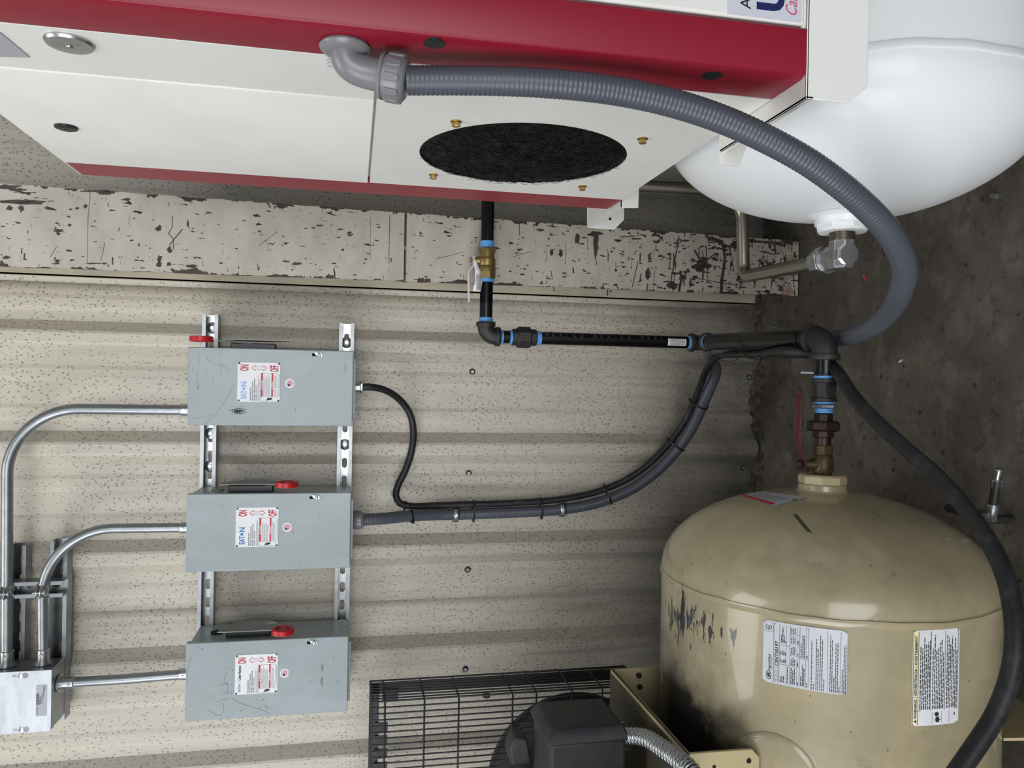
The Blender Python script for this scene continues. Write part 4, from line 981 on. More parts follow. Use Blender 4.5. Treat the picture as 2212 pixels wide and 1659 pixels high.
for s, t, q in ((.045, .232, .09), (.045, .250, .11), (.045, .268, .10), (.36, .228, .07), (.36, .248, .05), (.36, .268, .05), (.36, .286, .07), (.48, .228, .07), (.48, .248, .08), (.48, .268, .08), (.48, .286, .05), (.68, .235, .12), (.68, .253, .25), (.68, .271, .12), (.68, .288, .03),
                (.045, .315, .26), (.045, .36, .26), (.045, .38, .22), (.045, .40, .26), (.045, .437, .05), (.345, .36, .1), (.345, .38, .12), (.345, .40, .1), (.345, .437, .06), (.52, .36, .1), (.52, .38, .12), (.52, .40, .12), (.52, .437, .02), (.7, .36, .1), (.7, .38, .11), (.7, .40, .1), (.7, .437, .05), (.845, .36, .09), (.845, .38, .09), (.845, .40, .1),
                (.045, .475, .16), (.045, .495, .34), (.045, .512, .28), (.045, .545, .06), (.49, .475, .22), (.49, .495, .36), (.49, .512, .35), (.49, .545, .06)):
    tb(mb, f, s, s+q, t, .0105)
for t, q in ((.59, .82), (.615, .10), (.645, .86), (.665, .70), (.69, .93), (.712, .86), (.735, .20), (.805, .96), (.826, .88), (.848, .25), (.868, .82), (.890, .84), (.91, .1), (.945, .40), (.963, .80), (.982, .82)): tb(mb, f, .02, .02+q*.93, t+.008, .009)
mb.build('printed_lettering', 'ink', lab, smooth=0)
# warning label
WX0, WX1, H1, H0 = -.525, -.3755, R_(7.1), R_(-9.0); WW = WX1-WX0; WH = (H1-H0)*TR
wl = curved_sheet('warning_label', 'paper', shell, WX0, WX1, H0, H1, .0006, 'white warning label with pale yellow heading', rc=.002)
f = (lambda g_: (lambda s, t: g_(WX0+s*WW, H1-t*(H1-H0))))(cylmap(.0009)); mb = MB(); ln(mb, f, .012, .99, .02, .105); mb.build('heading_band', 'yellowprint', wl, smooth=0)
f = (lambda g_: (lambda s, t: g_(WX0+s*WW, H1-t*(H1-H0))))(cylmap(.0013)); mb = MB()
for t in (.012, .108, .355, .66, .955): ln(mb, f, .012 if t < .2 else .155, .985, t, t+.008)
for s in (.010, .985): ln(mb, f, s, s+.004, .012, .985)
ln(mb, f, .155, .159, .11, .96)
size_text(mb, 'WARNING / ADVERTENCIA / AVERTISSEMENT', .075, .09, .052, f, WW, WH, .87, bold=.02)
mb.add([f(.03, .09), f(.065, .09), f(.0475, .035)], [(0, 1, 2)])
for t in list(x/1000 for x in range(145, 340, 37))+list(x/1000 for x in range(395, 640, 37))+list(x/1000 for x in range(700, 935, 37)): tb(mb, f, .17, random.uniform(.75, .965), t+.018, .017)
for t in (.40, .60, .77): ln(mb, f, .02, .14, t, t+.005)
ring(mb, f, .115, .50, .022, .045, 1.0, 20)
for a_ in ((.03, .48, .085, .53), (.03, .55, .085, .51), (.05, .46, .06, .58)):
    ln(mb, f, a_[0], a_[2], a_[1], a_[3])
ln(mb, f, .085, .115, .885, .905)
mb.build('printed_lettering', 'ink', wl, smooth=0)
# label on the dome
def dome_pt(u, v, off=.0008):
    r0 = P(u, v, d=1.0)-CAM; lo, hi = 1.2, 2.2; best = None
    # step along the sight line until the ellipsoid is met
    for i in range(4000):
        t = 1.1+i*.0003; p = CAM+r0*t; q = ((p.x+.362)/.163)**2+((p.y-TY)**2+(p.z-TZ)**2)/TR**2
        if q <= 1:
            n = Vector(((p.x+.362)/.163**2, (p.y-TY)/TR**2, (p.z-TZ)/TR**2)).normalized(); return p+n*off
    return None
def quad_grid(mb, c, off, na=8, nb=6, s0=0, s1=1, t0=0, t1=1):
    vs = []
    for i in range(na+1):
        for j in range(nb+1):
            s, t = lerp(s0, s1, i/na), lerp(t0, t1, j/nb)
            u = (c[0][0]*(1-s)+c[1][0]*s)*(1-t)+(c[3][0]*(1-s)+c[2][0]*s)*t; v = (c[0][1]*(1-s)+c[1][1]*s)*(1-t)+(c[3][1]*(1-s)+c[2][1]*s)*t
            q = dome_pt(u, v, off)
            if q is None: return
            vs.append(q)
    mb.add(vs, [(i*(nb+1)+j, (i+1)*(nb+1)+j, (i+1)*(nb+1)+j+1, i*(nb+1)+j+1) for i in range(na) for j in range(nb)])
cr = ((1671, 1094), (1598, 1070), (1655, 1063), (1745, 1075))
mb = MB(); quad_grid(mb, cr, .0008); dl = mb.build('dome_label', 'flat_grey', shell, smooth=60, label='dusty label with a red heading strip')
mb = MB(); quad_grid(mb, cr, .0012, 8, 2, .10, .99, .03, .17); mb.build('red_heading', 'redprint', dl, smooth=60)
mb = MB()
for i in range(6): quad_grid(mb, cr, .0012, 3, 1, .2, .9, .24+.08*i, .255+.08*i)
quad_grid(mb, cr, .0013, 2, 2, .02, .10, .62, .72); mb.build('small_print', 'inkgrey', dl, smooth=60)
# dark rub mark on the dome
mb = MB(); quad_grid(mb, ((1713, 1112), (1722, 1112), (1755, 1152), (1742, 1148)), .0006, 3, 6); mb.build('rub_mark', 'olive', shell, smooth=60)
# feet under the tank
for xf in (-.60, -1.62):
    mb = MB(); N = 14
    pts = [Vector((xf, TY-.24, .004))]+[Vector((xf, TY-(TR+.001)*math.sin(g), TZ-(TR+.001)*math.cos(g))) for g in [lerp(.80, -.80, i/N) for i in range(N+1)]]+[Vector((xf, TY+.24, .004))]
    mb.prism(pts, (-.005, 0, 0)); mb.box(xf-.055, xf+.004, TY-.27, TY-.235, .0, .006); mb.box(xf-.055, xf+.004, TY+.235, TY+.27, .0, .006)
    mb.prism([Vector((xf, TY-.24, .004)), Vector((xf-.05, TY-.24, .004)), Vector((xf-.05, TY-.225, .10)), Vector((xf, TY-.225, .10))], (0, .005, 0)); mb.build('foot', 'tanplate', ac, smooth=0)
# platform : folded plate whose open end looks our way
PZ = .745; XE = P(1483, 1629, z=PZ).x; yF = P(1483, 1629, z=PZ).y; yB = P(1319, 1452, z=PZ).y
pf = P(1641, 1631, y=yF); p1 = P(1625, 1618, y=yF)
def shell_z(y): return TZ+math.sqrt(max(0, (TR+.001)**2-(y-TY)**2))
mb = MB().box(-1.72, XE+.0006, yF-.0006, yB+.0006, PZ-.006, PZ+.001); top = mb.build('platform', 'olive', ac, bevel=.001)
zf = pf.z; xf_ = XE
mb = MB().prism([(XE, yF, PZ), (XE-.001, yF, p1.z+.0), (XE-.015, yF, zf), (-1.72, yF, zf), (-1.72, yF, PZ)], (0, .006, 0)); fr = mb.build('front_leg', 'tanplate', ac, bevel=.001)
for u, v in ((1618, 1644), (1543, 1657)):
    q = P(u, v, y=yF-.001); MB().cyl(q, q+Yv*.0006, .0042 if u > 1600 else .003, 20).build('bolt_hole', 'hole', fr)
zb_ = shell_z(yB)-.004; mb = MB().prism([(XE, yB-.006, PZ), (XE, yB-.006, zb_+.012), (XE-.010, yB-.006, zb_), (-1.72, yB-.006, zb_), (-1.72, yB-.006, PZ)], (0, .006, 0)); bk = mb.build('rear_leg', 'tanplate', ac, bevel=.001)
for u, v in ((1379, 1458), (1381, 1483)):
    q = P(u, v, y=yB-.007); MB().hexa(q, q-Yv*.006, .0062).build('screw', 'iron', bk)
mb = MB().box(XE-.0055, XE+.0005, yF+.004, yB-.004, PZ-.007, PZ+.0016); mb.build('platform_edge', 'tanplate', top, bevel=.001)
# lifting / inspection pad on the shell
mb = MB(); f = cylmap(0); vs = []
for k_, (r_, h_) in enumerate(((.072, .0003), (.068, .0030), (.060, .0042), (.0, .0045))):
    for i in range(36):
        g = 2*math.pi*i/36; vs.append(cylmap(h_)(-.635+r_*math.cos(g), R_(46)+r_*math.sin(g)/TR))
mb.add(vs, [(k_*36+i, k_*36+(i+1) % 36, (k_+1)*36+(i+1) % 36, (k_+1)*36+i) for k_ in range(3) for i in range(36)]); mb.build('welded_pad', 'tan', shell, smooth=60)

# motor on the platform, shaft along y
MX, MZ = -.86, PZ+.118
mb = MB().lathe((MX, -1.22, MZ), Yv, [(0, .045), (.008, .070), (.016, .095), (.03, .108), (.045, .113), (.32, .113), (.335, .108), (.36, .09), (.372, .05)], 56); mot = mb.build('motor', 'motor', ac, label='black electric motor')
for i in range(7):
    g = R_(-35+i*26); mb = MB().prism([Vector((MX+.112*math.sin(g)-.0015*math.cos(g), -1.15, MZ+.112*math.cos(g)+.0015*math.sin(g))), Vector((MX+.112*math.sin(g)+.0015*math.cos(g), -1.15, MZ+.112*math.cos(g)-.0015*math.sin(g))), Vector((MX+.118*math.sin(g)+.001*math.cos(g), -1.15, MZ+.118*math.cos(g))), Vector((MX+.118*math.sin(g)-.001*math.cos(g), -1.15, MZ+.118*math.cos(g)))], (0, .24, 0))
    mb.build('cooling_fin', 'motor', mot)
mb = MB().box(MX-.10, MX+.10, -1.16, -.93, PZ, PZ+.025); mb.build('motor_foot', 'motor', mot, bevel=.002)
q = P(1112, 1605, y=-.83); mb = MB().prism([(q.x-.034, -.85, q.z-.030), (q.x+.016, -.85, q.z-.020), (q.x+.020, -.85, q.z+.004), (q.x-.004, -.85, q.z+.014), (q.x-.034, -.85, q.z+.010)], (0, .05, 0)); mb.build('end_bell_lug', 'motor', mot, bevel=.004)
mb = MB().lathe((MX, -.865, MZ), Yv, [(0, .03), (.0, .113), (.03, .118), (.055, .140), (.065, .145), (.105, .145), (.13, .120), (.14, .05)], 56); mb.build('end_bell', 'motor', mot)
# terminal box on its right-hand side
y0, y1 = -.985, -.855; z0, z1 = .790, .930; x0, x1 = -.690, -.632
mb = MB().box(x0-.06, x1, y0, y1, z0, z1); tb_ = mb.build('terminal_box', 'motor', mot, bevel=.006, seg=3)
xl_ = -.634; mb = MB(); a = (y0-.006, y1+.006, z0-.006, z1+.006)
vs = [(xl_, a[0], a[2]), (xl_, a[1], a[2]), (xl_, a[1], a[3]), (xl_, a[0], a[3])]; vs += [(xl_+.007, y, z) for x, y, z in vs]
ins = .012; vs += [(xl_+.026, a[0]+ins, a[2]+ins), (xl_+.026, a[1]-ins, a[2]+ins), (xl_+.026, a[1]-ins, a[3]-ins), (xl_+.026, a[0]+ins, a[3]-ins)]
mb.add(vs, [(3, 2, 1, 0), (8, 9, 10, 11)]+[(i, (i+1) % 4, 4+(i+1) % 4, 4+i) for i in range(4)]+[(4+i, 4+(i+1) % 4, 8+(i+1) % 4, 8+i) for i in range(4)])
ld = mb.build('terminal_lid', 'motor', mot, bevel=.004, seg=3)
for y_, z_ in ((y0+.004, z0+.004), (y1-.006, z0+.004), (y0+.004, z1-.004), (y1-.006, z1-.004)):
    MB().hexa((xl_+.006, y_, z_), (xl_+.013, y_, z_), .0052).build('lid_screw', 'iron', ld)
q = P(1303, 1512, y=y1); 
mb = MB().lathe((xl_+.004, y1-.02, z0+.03), X, [(0, .018), (.012, .016), (.022, .010), (.024, .002)], 24); mb.build('lid_boss', 'motor', ld)
# armoured flexible lead leaving the terminal box
fp = spline([Vector((-.652, -.93, .795)), P(1388, 1592, z=.772), P(1425, 1612, z=.768), P(1465, 1640, z=.768), P(1500, 1675, z=.768), P(1530, 1730, z=.76)], .006)
core = fp; fp = resample(fp, .0009); _n = Vector((0, 0, 1)); hx = []
for i in range(1, len(fp)-1):
    tn_ = (fp[i+1]-fp[i-1]).normalized(); _n = (_n-tn_*_n.dot(tn_)).normalized(); g = 2*math.pi*i*.0009/.0068
    hx.append(fp[i]+(_n*math.cos(g)+tn_.cross(_n)*math.sin(g))*.0133)
hx = hx[::1]; fp = resample(core, .0013); ald = MB().tube(fp, .0128, 20).build('armoured_lead', 'iron', ac, smooth=70, label='bright ribbed metal flexible conduit')
MB().tube(hx, .0024, 6).build('coil', 'zinc', ald, smooth=80)
c = fp[9]; mb = MB().cyl((-.652, -.93, .795), c, .0135, 20); mb.build('connector', 'galv', tb_)
c = fp[18]; tn = (fp[19]-fp[17]).normalized(); _, a_, b2 = frame(tn); mb = MB().tube([c+(a_*math.cos(g)+b2*math.sin(g))*.0168 for g in [2*math.pi*i/24 for i in range(24)]], .0016, 8, closed=True)
for s_ in (1, -1): mb.cyl(c+b2*s_*.022-a_*.012, c+b2*s_*.022+a_*.012, .0025, 10); mb.cyl(c+b2*s_*.015, c+b2*s_*.022, .0022, 8)
mb.build('clamp', 'zinc', tb_)
# flywheel and belt guard
fc = Vector((-1.035, -.365, .70)); FR = .225
mb = MB(); 
for r0_, r1_, yo in ((FR-.045, FR, .03),):
    prof = [(-yo, r0_), (-yo, r1_), (-.012, r1_), (-.008, r1_-.012), (-.002, r1_), (.002, r1_), (.008, r1_-.012), (.012, r1_), (yo, r1_), (yo, r0_), (-yo, r0_)]
    mb.lathe(fc, Yv, prof, 72, cap=False)
gd = thing  # (name kept short)
fw = mb.build('flywheel', 'motor', ac, smooth=30, label='black spoked flywheel')
for i in range(5):
    g = 2*math.pi*i/5+.9; d1 = Vector((math.sin(g), 0, math.cos(g))); d2 = Vector((math.cos(g), 0, -math.sin(g)))
    MB().prism([fc+d1*.03+d2*.035, fc+d1*(FR-.03)+d2*.018, fc+d1*(FR-.03)-d2*.018, fc+d1*.03-d2*.035], (0, .018, 0)).build('spoke', 'motor', fw)
MB().cyl(fc-Yv*.035, fc+Yv*.035, .055, 32).build('hub', 'motor', fw)
GX, GYF, GYB, GT, GB = -.764, -.43, -.30, 1.222, .545; GXL = -1.62
wr = .0021
guard = MB()
guard.tube([(GX, GYF, GB), (GX, GYF, GT), (GXL, GYF, GT)], .0032, 8); guard.tube([(GX, GYB, GB), (GX, GYB, GT), (GXL, GYB, GT)], .0032, 8); guard.tube([(GX, GYF, GT), (GX, GYB, GT)], .0032, 8); guard.tube([(GX, GYF, GB), (GX, GYB, GB), ], .0032, 8); guard.tube([(GXL, GYF, GB), (GX, GYF, GB)], .0032, 8)
gd = guard.build('belt_guard', 'guard', ac, smooth=60, label='black wire belt guard')
me_w = None
def wire(a, b, r=wr):
    return MB().tube([a, b], r, 6).build('wire', 'guard', gd, smooth=80)
proto = MB().tube([(0, 0, GB), (0, 0, GT)], wr, 6).build('wire', 'guard', gd, smooth=80)
proto.data.transform(Matrix.Translation(parent_loc(gd))); 
def place(x_, y_, first=[True]):
    o = proto if first[0] else proto.copy(); first[0] and first.__setitem__(0, False)
    if o is not proto: COL.objects.link(o)
    o.parent = gd; o.location = Vector((x_, y_, 0))-parent_loc(gd); return o
n = int((GX-GXL)/.0148)
for i in range(1, n): place(GX-i*.0148, GYF)
for i in range(1, 8): place(GX, lerp(GYF, GYB, i/8))
for u in (832, 917, 991, 1107, 1158, 1235, 1300):
    z_ = P(u, 1505, y=GYF).z
    MB().tube([(GX, GYB, z_), (GX, GYF+.004, z_), (GX-.004, GYF-.003, z_), (GXL, GYF-.003, z_)], .0023, 6).build('cross_wire', 'guard', gd, smooth=80)
# back plate strips of the guard
for x_ in (GX-.012,):
    MB().box(x_-.020, x_+.002, GYB+.002, GYB+.005, GB, GT).build('back_strip', 'guard', gd, smooth=0)
MB().box(GXL, GX-.01, GYB+.002, GYB+.005, GT-.022, GT-.002).build('back_strip', 'guard', gd, smooth=0)
MB().box(GX-.055, GX-.020, GYB-.004, GYB+.006, GT-.07, GT-.03).build('fixing_lug', 'guard', gd, bevel=.002)
q = P(1050, 1500, y=GYB); MB().box(q.x-.008, q.x+.008, q.y-.003, q.y+.003, q.z-.008, q.z+.008).build('fixing_lug', 'guard', gd, bevel=.001)
for i in range(8):
    z_ = GT-.012; x_ = GX-.11-i*.034; MB().box(x_-.020, x_+.004, GYB-.002, GYB+.002, GT-.045, GT-.012).build('rib', 'guard', gd, smooth=0)

# ================================================================== WHITE COMPRESSOR (right)
wc = thing('cabinet_compressor', (.7, -1.09, 0), 'new white and red cabinet compressor standing on its white horizontal tank', 'air compressor')
WZ, WY, WR = .451, -1.09, .305
sh2 = tank(wc, .297, 1, WY, WZ, WR, 1.72, 'tankwhite')
mb = MB().lathe((.300, WY, WZ), -X, [(0, .062), (.003, .052), (.006, .047), (.016, .0455), (.018, .042)], 40); mb.build('port_boss', 'tankwhite', sh2)
MB().hexa((.288, WY, WZ), (.271, WY, WZ), .0445, .10, 8, .2).build('port_bushing', 'tankwhite', sh2)
for xf in (.62, 1.7):
    mb = MB(); N = 14
    pts = [Vector((xf, WY-.25, .0))]+[Vector((xf, WY-(WR+.001)*math.sin(g), WZ-(WR+.001)*math.cos(g))) for g in [lerp(.80, -.80, i/N) for i in range(N+1)]]+[Vector((xf, WY+.25, .0))]
    mb.prism(pts, (.006, 0, 0)); mb.box(xf, xf+.07, WY-.28, WY-.24, 0, .006); mb.box(xf, xf+.07, WY+.24, WY+.28, 0, .006); mb.build('foot', 'tankwhite', wc, smooth=0)
# cabinet
CX, CF, CB, CZ0, CZ1, CXR = .377, -1.447, -.697, .748, 1.788, 1.75
yseamr = -.786; yred = -1.368; ycre = -1.232; zsp = 1.2565
core = MB().box(CX+.012, CXR, CF+.012, CB-.002, CZ0+.002, CZ1-.002).build('cabinet_core', 'white', wc, smooth=0)
# front corner post (L section)
mb = MB(); xr_ = .4365
t_ = .012
ctr = [(CX+.0005, yred), (CX, yred-.004), (CX, CF+.010), (CX+.003, CF+.003), (CX+.010, CF), (xr_-.003, CF), (xr_, CF+.003), (xr_, CF+.014), (CX+.014, CF+.014), (CX+.014, yred)]
mb.prism([(x, y, CZ0) for x, y in ctr], (0, 0, CZ1-CZ0)); post = mb.build('front_corner_post', 'red', wc, smooth=30, bevel=.0008, label='red corner post')
for u, v in ((938, 94), (1538, 163)):
    q = P(u, v, x=CX); MB().cyl((CX-.0006, q.y, q.z), (CX+.004, q.y, q.z), .0125, 28).build('plug', 'black', post)
mb = MB().box(CX+.0, CX+.014, yseamr+.001, CB, CZ0, CZ1); rp = mb.build('rear_corner_post', 'red', wc, bevel=.002, label='red rear post')
# side panels
g_ = .0016
yA = ycre
mb = MB(); mb.prism([(CX-.0012, yseamr-g_, zsp+g_), (CX-.0012, ycre+.003, zsp+g_), (CX+.0005, ycre, zsp+g_), (CX+.013, ycre, zsp+g_), (CX+.013, yseamr-g_, zsp+g_)], (0, 0, CZ1-zsp-g_)); pn1 = mb.build('side_panel', 'white', wc, bevel=.0012)
mb = MB().box(CX+.0008, CX+.013, yred+g_, ycre-.0006, zsp+g_, CZ1); pn2 = mb.build('side_panel', 'white', wc, bevel=.0012)
# lower panel with round opening
FYc, FZc, FRr = (P(1140, 260, x=CX).y+P(1140, 400, x=CX).y)/2, (P(915, 325, x=CX).z+P(1370, 325, x=CX).z)/2, .172
hole = [(FYc+FRr*math.cos(2*math.pi*(i+.5)/64), FZc+FRr*math.sin(2*math.pi*(i+.5)/64)) for i in range(64)]
mb = MB().holed((yred+g_, yseamr-g_, CZ0+.001, zsp-g_), hole, lambda a, b: Vector((CX+.0008, a, b)))
pn3 = mb.build('intake_panel', 'white', wc, smooth=0, solid=.0018)
# open the core behind the opening : a shallow dark well with fibre mat
mb = MB().lathe((CX+.0005, FYc, FZc), X, [(0, FRr+.001), (.0115, FRr+.001)], 64, cap=False); mb.build('opening_rim', 'hole', pn3, smooth=60)
mb = MB(); N = 40; vs = [Vector((CX+.004, FYc, FZc))]
for k_ in range(1, 9):
    for i in range(N):
        g = 2*math.pi*i/N; rr = FRr*k_/8; vs.append(Vector((CX+.004+random.uniform(-.002, .003), FYc+rr*math.cos(g), FZc+rr*math.sin(g))))
fs = [(0, 1+i, 1+(i+1) % N) for i in range(N)]+[(1+k_*N+i, 1+k_*N+(i+1) % N, 1+(k_+1)*N+(i+1) % N, 1+(k_+1)*N+i) for k_ in range(7) for i in range(N)]
mb.add(vs, fs); fm_ = mb.build('filter_mat', 'fibre', wc, smooth=0, label='black coarse fibre filter mat')
mb = MB()
for i in range(5200):
    rr = FRr*math.sqrt(random.random())*.985; g = random.uniform(0, 2*math.pi); c = Vector((CX-random.uniform(-.003, .0035), FYc+rr*math.cos(g), FZc+rr*math.sin(g)))
    h = random.uniform(0, 2*math.pi); L = random.uniform(.006, .018); k_ = random.uniform(-60, 60); pts = []
    for j in range(4):
        pts.append(c.copy()); c = c+Vector((random.uniform(-.0006, .0006), math.cos(h), math.sin(h)))*L/3; h += k_*L/3
    if any(math.hypot(q.y-FYc, q.z-FZc) > FRr*1.012 for q in pts): continue
    mb.tube(pts, .00032, 3, cap=False)
mb.build('fibres', 'fibre', fm_, smooth=80, kind='stuff')
for u, v in ((985, 262), (1388, 299), (936, 377), (1258, 402)):
    q = P(u, v, x=CX); mb = MB().lathe((CX-.0002, q.y, q.z), -X, [(0, .0085), (.0012, .0085), (.002, .0065)], 20); mb.hexa((CX-.0018, q.y, q.z), (CX-.008, q.y, q.z), .0064, .15); mb.build('flange_nut', 'goldnut', pn3)
q = P(150, 92, x=CX); mb = MB().lathe((CX+.0008, q.y, q.z), -X, [(0, .0262), (.002, .0262), (.0045, .024), (.0055, .018), (.0055, .004), (.007, .003)], 36); mb.build('knockout_seal', 'zinc', pn2, label='round zinc knockout seal')
q = P(143, 272, x=CX); mb = MB().lathe((CX-.001, q.y, q.z), -X, [(0, .0165), (.003, .0160), (.0045, .012), (.0045, .0025), (.003, .002)], 30); mb.build('quarter_turn_lock', 'black', pn1)
# blue notice label partly behind the elbow
a, b_ = P(724, 122, x=CX), P(745, 152, x=CX); xl_ = CX-.0004
nb = MB().box(xl_, xl_+.0008, a.y, b_.y, b_.z-.03, a.z).build('notice_label', 'navy' if False else 'blueprint', pn2, smooth=0)
mb = MB(); text(mb, 'NOTICE', .0135, lambda s, t: Vector((xl_-.0005, b_.y-.004+t*0-s*0, 0))+Vector((0, -.0125+t, a.z-.003-s)), 0, 0, bold=.02) if False else text(mb, 'NOTICE', .016, lambda s, t: Vector((xl_-.0005, b_.y-.004-s, b_.z+.010+t)), 0, 0, bold=.03)
mb.build('lettering', 'paper', nb, smooth=0)
# thin flat grey patch high on the panel, darker than the white
q1, q2, q3 = P(0, 70, x=CX), P(65, 124, x=CX), P(0, 122, x=CX)
mb = MB().prism([(CX-.0004, q2.y, q2.z), (CX-.0004, q3.y, q3.z+.0), (CX-.0004, q3.y, CZ1-.001), (CX-.0004, q1.y-.02, CZ1-.001), (CX-.0004, q1.y, q1.z)], (.0008, 0, 0)); mb.build('grey_patch', 'flat_grey', pn2, smooth=0)
# front door with decal
mb = MB().box(xr_+.002, CXR-.06, CF-.001, CF+.012, CZ0+.004, CZ1-.002); door = mb.build('front_door', 'white', wc, bevel=.004, seg=3)
dy = CF-.0014
dc = MB().box(.4405, .80, dy-.0003, dy, .7575, P(1570, 20, y=CF).z).build('front_decal', 'sticker_lilac', door, smooth=0)
mt = lambda a, b: Vector((a, dy-.0006, b))
mb = MB(); q = P(1689, 26, y=CF); q2 = P(1633, 26, y=CF); hU = q2.z-q.z; text(mb, 'U', hU/.72, mt, q.x-.002, q.z, bold=.045, sx=1.0); mb.build('large_lettering', 'navy', dc, smooth=0)
mb = MB(); q = P(1620, 22, y=CF); text(mb, 'AS', .0125/.72*1.15, mt, q.x, q.z, sx=1.0); mb.build('small_lettering', 'ink', dc, smooth=0)
mb = MB(); q = P(1719, 40, y=CF); text(mb, 'Camp', .0155/.72, mt, q.x, q.z, shear=.45, sx=.75); mb.build('script_lettering', 'pink', dc, smooth=0)
mb = MB().box(xr_, CXR-.06, CF+.004, CF+.012, CZ0, CZ0+.006); mb.build('sill', 'white', wc)
MB().box(CX+.0005, CXR, CF+.001, CB, CZ1-.002, CZ1+.002).build('roof_panel', 'white', wc, bevel=.001)
# sheet metal saddle rails under the cabinet
LXa = .3505
mb = MB(); yr0, yr1 = CF+.001, -1.22
mb.box(LXa, 1.7, yr0, yr0+.0035, .688, .7475) if False else mb.prism([(LXa, yr0, .7475), (LXa, yr0, .690), (.3735, yr0, .6635), (1.7, yr0, .6635), (1.7, yr0, .7475)], (0, .0035, 0)); rl = mb.build('front_saddle_rail', 'white', wc, bevel=.0012)
mb = MB().prism([(LXa, yr0, .7475), (1.7, yr0, .7475), (1.7, yr1, .7475), (LXa, yr1, .7475)], (0, 0, -.003)); mb.build('rail_top', 'white', rl, bevel=.0006)
mb = MB().prism([(LXa+.0, yr0, .7475), (LXa, yr1, .7475), (LXa, yr1, .738), (LXa, yr0, .738)], (.003, 0, 0)); mb.build('rail_lip', 'white', rl)
mb = MB().prism([(LXa-.018, yr1, .7475), (LXa-.018, yr1, .715), (LXa+.02, yr1, .70), (LXa+.2, yr1, .70), (LXa+.2, yr1, .7475)], (0, .0035, 0)); mb.build('rail_tab', 'white', rl, bevel=.0006)
yb_ = -.535
pts = [P(u, v, y=yb_) for u, v in ((1269, 491), (1327, 496), (1348, 475), (1349, 430), (1269, 425))]
mb = MB().prism(pts, (0, .0035, 0)); rl2 = mb.build('rear_saddle_rail', 'white', wc, bevel=.0008)
q = P(1318, 473, y=yb_-.0008); MB().cyl(q, q+Yv*.001, .0032, 18).build('bolt_hole', 'hole', rl2)
zt_ = pts[0].z; xl0 = pts[0].x; xl1 = P(1340, 448, z=zt_).x; yl1 = P(1340, 448, z=zt_).y
mb = MB().prism([(xl0, yb_, zt_), (xl1, yl1, zt_), (.60, yl1, zt_), (.60, yb_, zt_)], (0, 0, -.003)); mb.build('rail_top', 'white', rl2)
pts = [P(u, v, y=yl1) for u, v in ((1340, 449), (1379, 449), (1381, 395), (1340, 395))]; mb = MB().prism(pts, (0, .003, 0)); mb.build('rail_tab', 'white', rl2, bevel=.0006)

# ================================================================== STAINLESS DRAIN TUBE
sx = .240
td = thing('steel_tube', (sx, WY, WZ), 'bent stainless tube with bright elbow fitting leaving the white tank port', 'tube')
MB().lathe((.272, WY, WZ), -X, [(0, .0205)]+[(.0015+i*.0022+k_*.0011, .0212 if k_ == 0 else .0198) for i in range(7) for k_ in (0, 1)]+[(.020, .0200)], 28).build('thread', 'steel', td, smooth=15)
mb = MB()
ox = .255
prof = [Vector((ox, 0, 0))]
w_ = .0205
# forged elbow: square-ish block swept through the turn
pts = arcs([Vector((ox, WY, WZ)), Vector((sx-.010, WY, WZ)), Vector((sx-.010, WY+.045, WZ))], .016, 8)
mb.lathe((.257, WY, WZ), -X, [(0, .020), (.002, .0225), (.046, .0225), (.050, .019)], 8, math.pi/8); mb.lathe((sx-.010, WY-.021, WZ), Yv, [(0, .018), (.003, .0222), (.060, .0222), (.062, .020)], 8, math.pi/8); el = mb.build('elbow_fitting', 'zinc', td, smooth=0, bevel=.0012)
ex = sx-.010
mb = MB().lathe((ex, WY+.040, WZ), Yv, [(0, .0225), (0, .0245), (.004, .0245), (.005, .022)], 28); mb.hexa((ex, WY+.045, WZ), (ex, WY+.072, WZ), .0255, .12, 6, .3); mb.lathe((ex, WY+.071, WZ), Yv, [(0, .021), (.012, .0175), (.014, .014)], 24); mb.build('compression_nut', 'zinc', td)
yt = -.735
tp = arcs([Vector((ex, WY+.07, WZ)), Vector((sx, yt, WZ-.004)), Vector((.425, yt, WZ+.004)), Vector((.420, yt, .83))], [.028, .06], 12)
MB().tube(tp, .0135, 20).build('tube', 'steel', td, smooth=70)
for q in (2, 9):
    MB().lathe(tp[3]+X*.0, X, [(0, .0138), (.001, .0146), (.003, .0146), (.004, .0138)], 20).build('bead', 'steel', td) if q == 2 else None

# ================================================================== FLOOR BITS
# drain valve standing on a floor pipe stub
b0 = P(2140, 1122, z=.05); t0 = P(2157, 1012, z=.075); dvx = (t0-b0).normalized(); Lv = (t0-b0).length
dvt = thing('drain_valve', (b0.x, b0.y, .0), 'small steel drain valve with lever lying on the concrete beside black hose', 'valve')
def dp(s_): return b0+(t0-b0)*s_
mb = MB(); mb.hexa(dp(-.02), dp(.10), .0105, .1, 6); mb.lathe(dp(.08), dvx, [(0, .0085), (.004, .0105), (Lv*.20, .0110), (Lv*.24, .0085)], 20); mb.build('body', 'galv', dvt)
mb = MB().lathe(dp(.30), dvx, [(0, .0080), (Lv*.33, .0082), (Lv*.34, .0095), (Lv*.48, .0095)], 18); mb.build('barrel', 'iron', dvt)
mb = MB().hexa(dp(.66), dp(.80), .0105, .1, 6); mb.build('hex', 'galv', dvt)
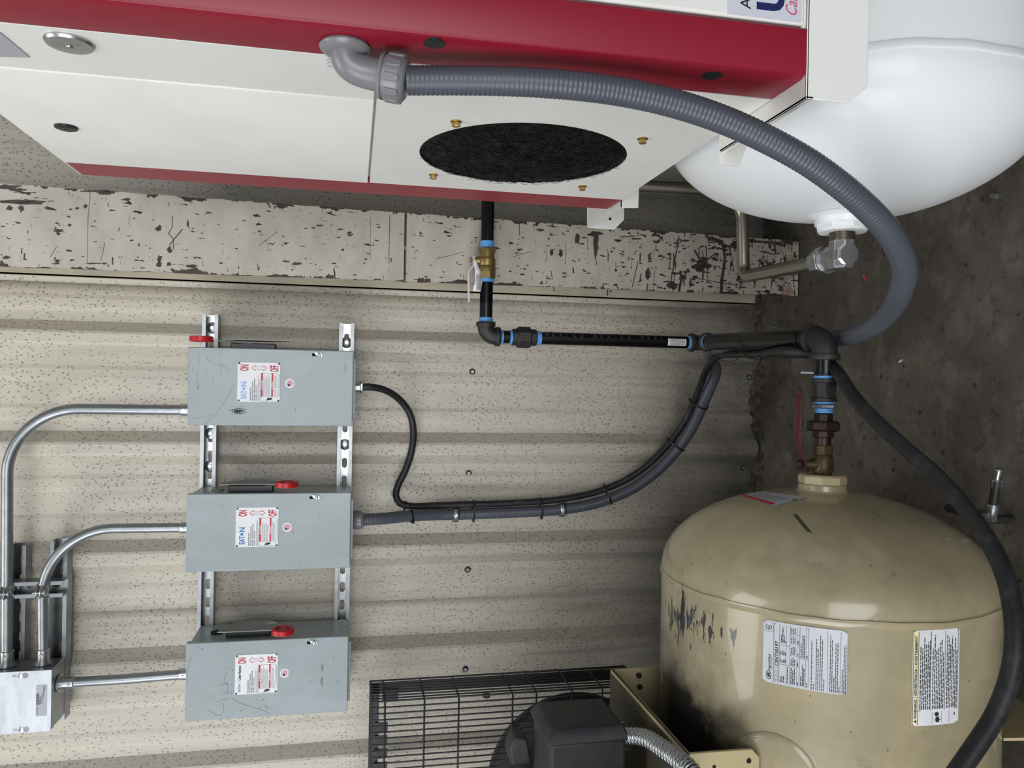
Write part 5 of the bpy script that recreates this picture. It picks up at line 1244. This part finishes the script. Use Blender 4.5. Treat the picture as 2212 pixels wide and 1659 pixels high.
mb = MB().lathe(dp(.80), dvx, [(0, .006), (Lv*.09, .0055), (Lv*.10, .0075), (Lv*.18, .0078), (Lv*.20, .006)], 18); mb.build('plug_nipple', 'zinc', dvt)
MB().cyl((b0.x, b0.y, 0.0), b0+dvx*.0, .0085, 16).build('stub', 'iron', dvt)
q0 = dp(.08); q1 = P(2044, 1096, z=.065); dd_ = (q1-q0).normalized(); sd = dd_.cross(Z).normalized()
mb = MB(); vs = []; prf = [(0.0, .005), (.012, .006), (.03, .0085), (.1, .009), (.112, .005)]
Lh = (q1-q0).length
for a, w0 in ((0, .010), (.12, .010), (.3, .008), (.92, .0085), (1, .0045)):
    c = q0+(q1-q0)*a+Z*(.012 if a < .2 else .016 if a < .5 else .004); vs += [c-sd*w0, c+sd*w0]
mb.add(vs, [(2*i, 2*i+1, 2*i+3, 2*i+2) for i in range(4)]); mb.build('lever', 'iron', dvt, solid=.003, bevel=.0006)
MB().cyl(q0+Z*.004, q0+Z*.018, .0055, 14).build('stem', 'galv', dvt)
# small litter
def bit(name, u, v, r, L, ang, mat, label, cat):
    c = P(u, v, z=r); d_ = Vector((math.cos(ang), math.sin(ang), 0))*L/2
    o = MB().tube([c-d_, c, c+d_], r, 10).build(name, mat, None); origin_to(o, (c.x, c.y, 0)); tag(o, label, cat); return o
bit('wire_offcut', 1636, 710, .0018, .020, .8, 'wirered', 'tiny red wire offcut in the dirt above the black pipe', 'wire offcut')
bit('wire_offcut', 1670, 706, .0026, .022, 1.4, 'wireteal', 'tiny green wire sleeve on the floor above the black pipe', 'wire offcut')
bit('wire_offcut', 1868, 600, .0022, .020, .6, 'wirered', 'pinkish red wire offcut on bare floor near the grey hose', 'wire offcut')
bit('metal_slug', 2148, 423, .0058, .014, 1.2, 'galv', 'small grey metal slug on the floor by the white tank', 'metal slug')
bit('metal_chip', 1672, 868, .0016, .012, 1.0, 'zinc', 'bright metal chip on the floor between wall and coupling', 'metal chip')
bit('metal_chip', 1945, 780, .0025, .009, 2.0, 'whiteplastic', 'pale chip on open floor beyond the black elbow', 'metal chip')
# low brown kick of the foot visible beside the tank is part of the compressor feet
